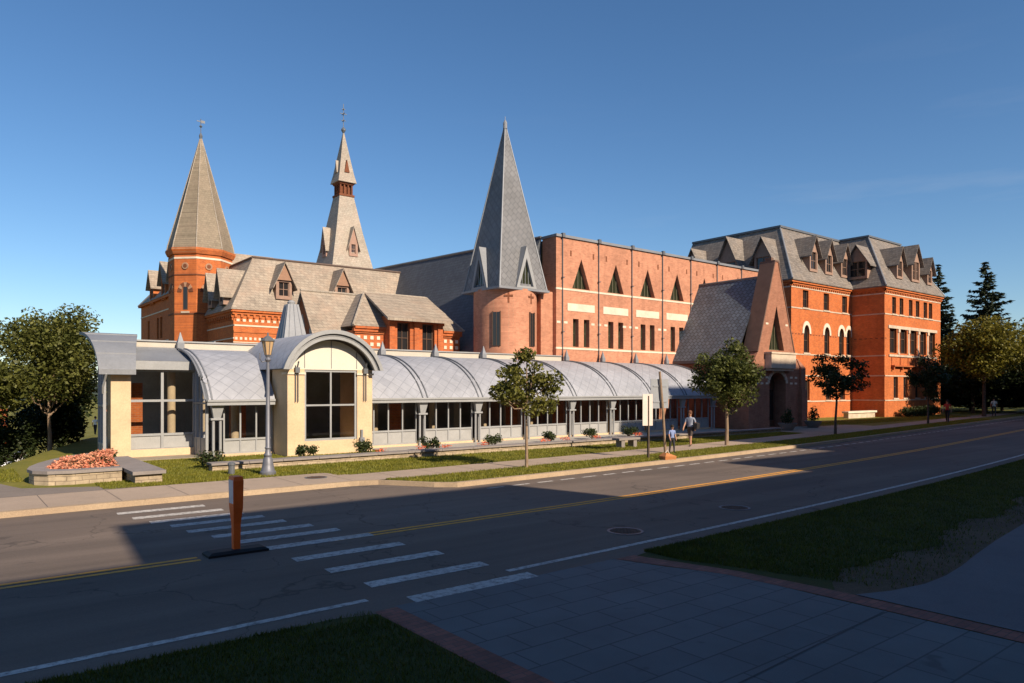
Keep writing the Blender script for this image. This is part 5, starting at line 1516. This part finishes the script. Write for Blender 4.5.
V2, F2 = leaf_cloud(rng, C3-np.array([0,0,.1]), [np.array([.09,.09,.09])]*len(C3), [6]*len(C3), .05)
fo = raw_mesh('flowers', np.concatenate([V,V2]), np.concatenate([F,F2+len(V)]), [M['petal'],M['shrub']], midx=np.concatenate([np.zeros(len(F),dtype=np.int32),np.ones(len(F2),dtype=np.int32)]))
tag(fo, 'mass of coral pink flowers filling the stone planter', 'flowers', kind='stuff')
bw = empty('stone_bench_wall', (4.6,24.3,0), 'short stone wall with thick grey slab top, right of the flower planter', 'wall')
mb = MB(); mb.box(4.28,4.98,22.35,27.6,-.1,.26); mb.build('stonework', M['rubble'], bw)
mb = MB(); mb.box(4.2,5.06,22.25,27.6,.263,.36); mb.build('cap', M['cap'], bw)
sb = empty('stone_bench', (24.5,22.4,0), 'small grey stone bench before the low wall, near the sign posts', 'bench')
mb = MB(); mb.box(23.8,25.2,22.2,22.65,.34,.44); mb.build('seat', M['cap'], sb)
for x in (24.0,24.8):
    mb = MB(); mb.box(x,x+.22,22.25,22.6,-.02,.34); mb.build('leg', M['cap'], sb)
st = empty('stone_slab_seat', (66,30.4,0), 'long pale stone slab seat against the mansard hall', 'bench')
mb = MB(); mb.box(62.8,68.2,31.2,31.8,.45,.62); mb.build('seat', M['stone_pale'], st)
mb = MB(); mb.box(63.0,68.0,31.3,31.75,-.05,.45); mb.build('base', M['band_pale'], st)
def pot(x, y, label, seed):
    rt = empty('planter_pot', (x,y,0), label, 'planter', 'planter bowls before the porch')
    mb = MB(); mb.lathe((x,y),[(.3,0),(.36,.06),(.55,.38),(.6,.46),(.54,.46),(.5,.4)],20); mb.build('bowl', M['cap'], rt, smooth=True)
    rng = np.random.default_rng(seed); V, F = leaf_cloud(rng, [(x,y,.75),(x+.1,y,1.1)], [np.array([.42,.42,.35]),np.array([.25,.25,.4])], [350,200], .06)
    raw_mesh('plant', V, F, M['shrub'], rt)
pot(42.2,24.9,'dark planter bowl left of the porch doorway',1); pot(46.6,25.6,'dark planter bowl right of the porch doorway',2)

# =====================================================================
# street furniture
# =====================================================================
lp = empty('street_lamp', (7.97,22.2,0), 'grey cast iron street lamp with amber lantern before the gallery', 'street lamp')
c = (7.97,22.2)
mb = MB(); mb.lathe(c,[(.25,0),(.25,.1),(.21,.14),(.17,.34),(.145,.5),(.11,.56),(.13,.62),(.09,.7),(.075,.8)],10); mb.build('base', M['iron'], lp, smooth=True)
mb = MB(); mb.lathe(c,[(.075,.8),(.1,.84),(.075,.88),(.052,3.3),(.043,3.55)],12); mb.build('post', M['iron'], lp, smooth=True)
mb = MB(); mb.lathe(c,[(.05,3.5),(.1,3.58),(.06,3.65),(.09,3.72)],10); mb.tube([(c[0]-.25,c[1],3.6),(c[0]-.18,c[1],3.5),(c[0],c[1],3.55)],.02,6)
mb.tube([(c[0]-.25,c[1],3.6),(c[0]-.25,c[1],3.78)],.025,6); mb.build('collar', M['iron'], lp)
mb = MB(); mb.lathe(c,[(.1,3.73),(.19,4.16)],8); lan = mb.build('lantern', M['amber'], lp)
mb = MB()
for k in range(8):
    a = 2*pi*k/8; mb.tube([(c[0]+.1*cos(a),c[1]+.1*sin(a),3.72),(c[0]+.195*cos(a),c[1]+.195*sin(a),4.17)],.011,4)
mb.lathe(c,[(.215,4.15),(.215,4.19),(.12,4.27),(.03,4.33),(.025,4.42)],8); mb.build('lantern_cage', M['metal_dk'], lan)
bp = empty('utility_stub', (7.1,22.9,0), 'short dark utility stub post beside the street lamp', 'bollard')
mb = MB(); mb.lathe((7.1,22.95),[(.1,0),(.1,.3),(.12,.3),(.12,.36),(.05,.4)],10); mb.build('post', M['metal_dk'], bp)
# crosswalk paddle
cx, cy = S(3.80,12.05)
pd = empty('crosswalk_paddle', (cx,cy,ROADZ), 'orange flexible paddle marker with white reflective side on a black base', 'traffic marker')
mb = MB(); b = ROADZ+.001
mb.loft([[(cx-.5,cy-.2,b),(cx+.5,cy-.2,b),(cx+.5,cy+.2,b),(cx-.5,cy+.2,b)],[(cx-.5,cy-.2,b+.035),(cx+.5,cy-.2,b+.035),(cx+.5,cy+.2,b+.035),(cx-.5,cy+.2,b+.035)],[(cx-.43,cy-.13,b+.07),(cx+.43,cy-.13,b+.07),(cx+.43,cy+.13,b+.07),(cx-.43,cy+.13,b+.07)]])
mb.build('base', plain('black_rubber', (.012,.012,.012), .7), pd)
mb = MB()   # flat paddle: tapered, face towards the traffic along X
def pdr(w, t, z, x=0): return [(cx+x-t,cy-w,z),(cx+x+t,cy-w,z),(cx+x+t,cy+w,z),(cx+x-t,cy+w,z)]
mb.loft([pdr(.055,.055,b+.06),pdr(.065,.06,b+.5),pdr(.12,.08,b+.78),pdr(.135,.085,b+1.24,.0),pdr(.12,.075,b+1.31,.0)])
mb.build('paddle', plain('orange_plastic', (1.0,.16,.018), .5, .12, 6), pd)
mb = MB(); mb.loft([[(cx-.082,cy-.105,b+.85),(cx-.079,cy-.105,b+.85),(cx-.079,cy+.105,b+.85),(cx-.082,cy+.105,b+.85)],[(cx-.0885,cy-.12,b+1.25),(cx-.084,cy-.12,b+1.25),(cx-.084,cy+.12,b+1.25),(cx-.0885,cy+.12,b+1.25)]]); mb.build('reflector', plain('white_sheeting', (.6,.62,.65), .4), pd)
# sign posts
sg1 = empty('narrow_sign', (21.38,18.43,0), 'tall narrow white sign board on a short dark brown post', 'sign')
mb = MB(); mb.box(21.35,21.42,18.4,18.47,-.05,2.4); mb.build('post', M['bark_dk'], sg1)
mb = MB(); mb.obox((21.17,18.53,1.25),(.35,-.2,0),(.014,.026,0),(0,0,1.22)); mb.build('board', plain('sign_white',(.72,.62,.55),.5,.05,3), sg1)
sg2 = empty('traffic_sign', (23.57,19.42,0), 'grey back of a large rectangular sign on a leaning brown wooden pole', 'sign')
mb = MB(); mb.tube([(23.6,19.42,-.1),(23.42,19.4,1.7),(23.21,19.4,3.38)], [.06,.055,.05], 8); mb.build('pole', M['bark'], sg2)
mb = MB(); mb.box(22.78,23.88,19.5,19.52,1.86,3.07); mb.box(22.9,23.76,19.475,19.497,2.1,2.16); mb.box(22.9,23.76,19.475,19.497,2.75,2.81); mb.build('sign_panel', plain('sign_back_grey',(.36,.38,.41),.45,.06,2,metal=.3), sg2)

# =====================================================================
# people
# =====================================================================
SKIN = plain('skin', (.42,.22,.14), .55, .05, 5)
def person(base, heading, h, label, shirt, pants, hair, stride=.0, shorts=False, sleeves=True, bag=None, hat=None, lean=0.0, name='person'):
    rt = empty(name, base, label, 'person')
    k = h/1.75
    J = {'pelvis':(0,0,.96,.135,.115),'waist':(.0,0,1.08,.125,.1),'chest':(.02+lean,0,1.3,.15,.115),'neck0':(.02+lean,0,1.45,.075,.07),'neck':(.03+lean*1.2,0,1.51,.052,.052),
         'head0':(.05+lean*1.3,0,1.57,.075,.085),'head1':(.05+lean*1.3,0,1.66,.085,.1),'head2':(.04+lean*1.3,0,1.735,.055,.06)}
    E = [('pelvis','waist'),('waist','chest'),('chest','neck0'),('neck0','neck'),('neck','head0'),('head0','head1'),('head1','head2')]
    for sd, s_ in (('l',1),('r',-1)):
        a = stride*s_
        J['hip'+sd] = (0,.09*s_,.9,.105,.1); J['knee'+sd] = (.42*math.sin(a)+.05*abs(a),.1*s_,.5+.02*abs(a),.068,.068)
        ax = .42*math.sin(a)+.42*math.sin(a*.7-abs(a)*.25); J['ankle'+sd] = (ax,.1*s_,.09,.042,.045); J['heel'+sd] = (ax-.03,.1*s_,.045,.045,.04); J['toe'+sd] = (ax+.17,.115*s_,.035,.042,.03)
        E += [('pelvis','hip'+sd),('hip'+sd,'knee'+sd),('knee'+sd,'ankle'+sd),('ankle'+sd,'heel'+sd),('heel'+sd,'toe'+sd)]
        b = -a*.8
        J['sh'+sd] = (.01+lean,.19*s_,1.4,.068,.065); J['elb'+sd] = (.27*math.sin(b)+lean*.9,.24*s_,1.14,.046,.046)
        J['wri'+sd] = (.27*math.sin(b)+.25*math.sin(b+.5)+lean*.8,.25*s_,.92,.032,.035); J['hand'+sd] = (.27*math.sin(b)+.25*math.sin(b+.5)+.03+lean*.8,.25*s_,.83,.03,.042); J['tip'+sd] = (.27*math.sin(b)+.25*math.sin(b+.5)+.06+lean*.8,.245*s_,.76,.016,.03)
        J['thumb'+sd] = (.27*math.sin(b)+.25*math.sin(b+.5)+.09+lean*.8,.235*s_,.82,.012,.014)
        E += [('chest','sh'+sd),('sh'+sd,'elb'+sd),('elb'+sd,'wri'+sd),('wri'+sd,'hand'+sd),('hand'+sd,'tip'+sd),('hand'+sd,'thumb'+sd)]
    keys = list(J); idx = {q:i for i,q in enumerate(keys)}
    me = bpy.data.meshes.new('body'); me.from_pydata([(J[q][0]*k,J[q][1]*k,J[q][2]*k) for q in keys], [(idx[a],idx[b]) for a,b in E], [])
    o = bpy.data.objects.new('body', me); COL.objects.link(o)
    sk = o.modifiers.new('skin','SKIN'); 
    if not me.skin_vertices: me.skin_vertices.new(name='')
    for i,q in enumerate(keys):
        sv = me.skin_vertices[0].data[i]; sv.radius = (J[q][3]*k,J[q][4]*k); sv.use_root = (q == 'pelvis')
    ss = o.modifiers.new('sub','SUBSURF'); ss.levels = 2; ss.render_levels = 2
    dg = bpy.context.evaluated_depsgraph_get(); ev = o.evaluated_get(dg); m2 = bpy.data.meshes.new_from_object(ev)
    o.modifiers.clear(); o.data = m2
    m2.materials.clear()
    for mt in (SKIN, shirt, pants, plain('shoe',(.06,.05,.045))): m2.materials.append(mt)
    for p in m2.polygons:
        c_ = p.center/k; lat = abs(c_.y)
        if c_.z > 1.47: mi = 0
        elif lat > .185 and c_.z < (1.2 if sleeves == True else (.9 if sleeves == 'long' else 1.35)) : mi = 0
        elif c_.z > .97 or lat > .185: mi = 1
        elif c_.z < .075: mi = 3
        elif shorts and c_.z < .52: mi = 0
        else: mi = 2
        p.material_index = mi; p.use_smooth = True
    o.parent = rt; rt.rotation_euler.z = heading
    def kid(mb, nm, mt):
        q = mb.build(nm, mt, None, smooth=True); q.parent = rt
    mb = MB(); hc = (J['head1'][0]*k-.012, 0)
    mb.lathe(hc, [(.098*k,1.62*k),(.112*k,1.68*k),(.1*k,1.74*k),(.06*k,1.785*k),(.01,1.8*k)], 14)
    kid(mb, 'hair', hair)
    mb = MB(); x0 = (J['head1'][0]+.088)*k     # nose, eyes and mouth
    mb.loft([[(x0-.02,-.014,1.61*k),(x0-.02,.014,1.61*k),(x0-.02,0,1.665*k)],[(x0+.022,-.004,1.615*k),(x0+.022,.004,1.615*k),(x0+.0,0,1.66*k)]])
    kid(mb, 'nose', SKIN)
    mb = MB()
    for s_ in (-1,1): mb.box(x0-.02,x0+.004,s_*.034-.012,s_*.034+.012,1.655*k,1.668*k)
    mb.box(x0-.02,x0+.003,-.02,.02,1.578*k,1.585*k); kid(mb, 'eyes_and_mouth', M['bark_dk'])
    if bag:
        mb = MB(); z = 1.0*k
        mb.loft([[(-.16,.24,z-.1),(.16,.24,z-.1),(.16,.38,z-.1),(-.16,.38,z-.1)],[(-.17,.23,z+.12),(.17,.23,z+.12),(.17,.39,z+.12),(-.17,.39,z+.12)],[(-.12,.27,z+.17),(.12,.27,z+.17),(.12,.35,z+.17),(-.12,.35,z+.17)]])
        mb.tube([(-.1,.3,z+.15),(0,.1,z+.36*k),(.02,-.12,z+.46*k)], .018, 6); kid(mb, 'shoulder_bag', bag)
    return rt
cloth = lambda n, c: plain(n, c, .85, .12, 6)
person((27.3,21.0,.004), R(195), 1.62, 'person in pale blue shirt and dark shorts walking on the pavement with a dark bag', cloth('shaded_blue_cotton',(.26,.29,.37)), cloth('dark_shorts',(.06,.045,.04)), cloth('brown_hair',(.12,.05,.03)), .42, True, bag=cloth('dark_bag',(.02,.018,.02)))  # shirt blue darkened to stand in for tree shade on the walker
person((23.75,19.2,.004), R(250), 1.15, 'small person in white and blue top and dark trousers beside the leaning wooden pole', cloth('white_blue_cotton',(.22,.28,.5)), cloth('dark_trousers',(.03,.03,.04)), cloth('dark_hair',(.02,.015,.012)), .15)
person((61.9,22.9,.004), R(190), 1.75, 'person in red shirt and black trousers walking on the pavement near the mansard hall', cloth('red_cotton',(.55,.05,.03)), cloth('black_trousers',(.015,.015,.018)), cloth('black_hair',(.02,.012,.01)), .4)
person((78.5,25.0,.004), R(20), 1.75, 'person in white shirt far down the pavement beneath the dark trees', cloth('white_cotton',(.72,.68,.6)), cloth('grey_trousers',(.05,.05,.055)), cloth('black_hair2',(.02,.012,.01)), .3)
person((11.9,80.6,terrain(11.9,80.6)), R(60), 1.75, 'distant person in white shirt and black trousers on the sloping lawn at left', cloth('white_cotton2',(.75,.7,.62)), cloth('black_trousers2',(.02,.02,.025)), cloth('dark_hair2',(.04,.02,.015)), .25)
# bag on the verge
bg = empty('orange_bag', (21.4,17.6,0), 'small orange bag lying on the grass verge by the kerb', 'bag')
mb = MB(); mb.loft([[(21.2,17.45,0),(21.75,17.4,0),(21.8,17.7,0),(21.25,17.75,0)],[(21.17,17.42,.14),(21.78,17.38,.12),(21.82,17.72,.12),(21.22,17.78,.14)],[(21.32,17.5,.27),(21.62,17.5,.2),(21.66,17.66,.2),(21.36,17.68,.27)]]); mb.build('bag_body', cloth('orange_cloth',(.42,.17,.06)), bg, smooth=True)
mb = MB(); mb.tube([(21.35,17.58,.25),(21.45,17.56,.36),(21.6,17.58,.2)], .02, 6); mb.build('strap', cloth('white_strap',(.6,.55,.5)), bg)

# =====================================================================
# parked cars far left
# =====================================================================
def car(base, heading, label, paint, L_=4.4, W_=1.8, H_=1.45, suv=False):
    rt = empty('parked_car', base, label, 'car', 'parked cars at the far left')
    hw = W_/2; h1 = H_*.56
    prof = ([(-.5,.28),(-.5,.6),(-.48,.97),(-.3,1.0),(.12,1.0),(.24,.62),(.47,.52),(.5,.28)] if suv else [(-.5,.3),(-.5,.58),(-.46,.66),(-.33,.68),(-.22,.97),(.05,1.0),(.22,.66),(.46,.56),(.5,.3)])
    mb = MB(); rings = []
    for y, f_ in ((-hw,.0),(-hw*.9,1),(hw*.9,1),(hw,0)):
        rings.append([(x*L_, y if z < .7 else y*.86, z*H_ if f_ else z*H_*.985) for x, z in prof])
    for a, b_ in zip(rings[:-1], rings[1:]):
        for i in range(len(a)): j = (i+1)%len(a); mb.face([a[i],a[j],b_[j],b_[i]])
    mb.face(rings[0][::-1]); mb.face(rings[-1])
    q = mb.build('body', paint, None); q.parent = rt
    mb = MB()
    for s_ in (-1,1):
        y = s_*(hw*.86+.004); t = [(-.4,.68),(-.24,.92),(.05,.94),(.19,.68)] if not suv else [(-.44,.66),(-.43,.93),(.1,.94),(.2,.66)]
        mb.face([(x*L_,y+s_*.02,z*H_) for x,z in t][::s_])
    a = (.205,.7,.06,.985) if not suv else (.225,.68,.125,.985)
    mb.face([(a[0]*L_+.02,-hw*.74,a[1]*H_),(a[0]*L_+.02,hw*.74,a[1]*H_),(a[2]*L_+.02,hw*.7,a[3]*H_-.04),(a[2]*L_+.02,-hw*.7,a[3]*H_-.04)])
    mb.face([(-.5*L_-.01 if suv else -.34*L_,-hw*.7,.68*H_),(-.487*L_-.01 if suv else -.23*L_,-hw*.66,.92*H_),(-.487*L_-.01 if suv else -.23*L_,hw*.66,.92*H_),(-.5*L_-.01 if suv else -.34*L_,hw*.7,.68*H_)])
    q = mb.build('windows', M['glass_dk'], None); q.parent = rt
    for x in (-.31,.31):
        for s_ in (-1,1):
            mb = MB(); cx_, r_ = x*L_, .32
            rg = [[(cx_+r_*cos(2*pi*i/16), y, r_+r_*sin(2*pi*i/16)) for i in range(16)] for y in (s_*(hw+.01), s_*(hw-.2))]
            mb.loft(rg); q = mb.build('wheel', M['metal_dk'], None); q.parent = rt
    for s_ in (-1,1):
        mb = MB(); mb.box(-.505*L_,-.49*L_,s_*hw*.8-.12,s_*hw*.8+.12,.5*H_,.62*H_); q = mb.build('tail_light', plain('red_lens',(.4,.02,.02),.3), None); q.parent = rt
        mb = MB(); mb.box(.49*L_,.505*L_,s_*hw*.75-.15,s_*hw*.75+.15,.44*H_,.53*H_); q = mb.build('headlight', M['white'], None); q.parent = rt
    rt.rotation_euler.z = heading
    return rt
PAINT = lambda n, c: plain(n, c, .25, .02, 1, spec=.6)
car((9.2,137,-9.3), R(100), 'silver van parked far down the slope at the left edge', PAINT('silver_paint',(.5,.5,.5)), 4.8, 1.95, 2.0, True)
car((7.2,125.0,-9.3), R(190), 'white car parked far down the slope at the left edge', PAINT('white_car_paint',(.75,.75,.75)))

# =====================================================================
# far hills, distant house
# =====================================================================
mb = MB(); rnd = random.Random(2)
prev = None
nseg = 90
pts = []
for i in range(nseg+1):
    a = R(-40)+R(230)*i/nseg; rr_ = 900
    hgt = 14+10*sin(i*.37)+7*sin(i*.91+1)+rnd.random()*3
    pts.append((rr_*cos(a), rr_*sin(a), hgt))
for a, b_ in zip(pts[:-1], pts[1:]):
    mb.face([(a[0]*.93,a[1]*.93,-16),(b_[0]*.93,b_[1]*.93,-16),b_,a]); mb.face([a,b_,(b_[0]*1.3,b_[1]*1.3,-16),(a[0]*1.3,a[1]*1.3,-16)])
tag(mb.build('hills', ground_mat('far_hill_woods',(.05,.07,.05),(.04,.055,.045),(.07,.08,.06),s1=.01,s2=.05,fine=.3), smooth=True, merge=True), 'low wooded hills on the horizon', kind='structure')
hs = empty('distant_house', (2,150,-9.3), 'distant reddish house past the parked cars at the left edge', 'house')
hx, hy, hz = -3.0,150.0,-10.5
WH = Wall((hx-14,hy,0),(1,0,0),(0,-1,0)); ops = [rect(2+4*i,3.4+4*i,hz+z,hz+z+2) for i in range(6) for z in (2,6)]
mb = MB(); WH.skin(mb, rect(0,26,hz-1,hz+10), ops, .3); mb.box(hx-14,hx+12,hy+.4,hy+12,hz-1,hz+10); mb.build('wall', M['brick_far'], hs)
for w in ops: window(WH, w, hs, M['white'], M['glass_dk'], .1, .2, (.5,), (.5,))
mb = MB(); mb.loft([[(hx-14.5,hy-.5,hz+10),(hx+12.5,hy-.5,hz+10),(hx+12.5,hy+12.5,hz+10),(hx-14.5,hy+12.5,hz+10)],[(hx-9,hy+6,hz+14),(hx+7,hy+6,hz+14),(hx+7,hy+6.1,hz+14),(hx-9,hy+6.1,hz+14)]]); mb.build('roof', M['slate_grey'], hs)

# =====================================================================
# light, sky, camera
# =====================================================================
sun = bpy.data.lights.new('sun','SUN'); sun.energy = 5.0; sun.angle = R(.53); sun.color = (1.0,.845,.655)
so = bpy.data.objects.new('sun', sun); COL.objects.link(so); so.rotation_euler = ts.to_track_quat('Z','Y').to_euler()
wd = bpy.data.worlds.new('World'); SC.world = wd; wd.use_nodes = True
nt = wd.node_tree; bg_ = nt.nodes['Background']
sky = nt.nodes.new('ShaderNodeTexSky'); sky.sky_type = 'NISHITA'; sky.sun_disc = False
sky.sun_elevation = R(SUN_EL); sky.sun_rotation = math.atan2(ts.x, ts.y)
sky.air_density = 1.0; sky.dust_density = .3; sky.ozone_density = 4.0; sky.altitude = 250
# faint high cirrus wisps low in the sky
tc = N(nt,'ShaderNodeTexCoord'); mp = N(nt,'ShaderNodeMapping'); mp.inputs['Scale'].default_value = (2.2,2.2,16); mp.inputs['Rotation'].default_value = (0.05,-.1,.3); L(nt, tc.outputs['Generated'], mp.inputs[0])
cl = ramp(nt, noise(nt, mp.outputs[0], 1.6, 6, .6), .58, .84, 0, .12)
sp_ = N(nt,'ShaderNodeSeparateXYZ'); L(nt, tc.outputs['Generated'], sp_.inputs[0])
mk = ramp(nt, sp_.outputs[0], .45, .95, 0, 1); mk2 = ramp(nt, sp_.outputs[2], .42, .18, 0, 1)
m1 = N(nt,'ShaderNodeMath',operation='MULTIPLY'); L(nt,cl,m1.inputs[0]); L(nt,mk,m1.inputs[1])
m2_ = N(nt,'ShaderNodeMath',operation='MULTIPLY'); L(nt,m1.outputs[0],m2_.inputs[0]); L(nt,mk2,m2_.inputs[1])
hs_ = N(nt,'ShaderNodeHueSaturation'); hs_.inputs['Saturation'].default_value = 1.13; L(nt, sky.outputs[0], hs_.inputs['Color'])
col = mixc(nt, m2_.outputs[0], hs_.outputs[0], (6.5,6.3,6.2))
L(nt, col, bg_.inputs['Color']); bg_.inputs['Strength'].default_value = .088

cam = bpy.data.cameras.new('camera'); co_ = bpy.data.objects.new('camera', cam); COL.objects.link(co_)
co_.location = (0,0,2.7); cam.sensor_width = 36; cam.lens = 719/1024*36; cam.clip_end = 5000; cam.clip_start = .1
co_.rotation_euler = (R(90), 0, R(51.5-90)); cam.shift_y = (388-341.5)/1024
SC.camera = co_
SC.render.resolution_x = 1024; SC.render.resolution_y = 683
SC.view_settings.view_transform = 'Standard'; SC.view_settings.look = 'None'; SC.view_settings.gamma = 1; SC.view_settings.exposure = .5
SC.view_settings.use_curve_mapping = False
SC.render.engine = 'CYCLES'; SC.cycles.max_bounces = 6; SC.cycles.use_denoising = True; SC.cycles.transparent_max_bounces = 12
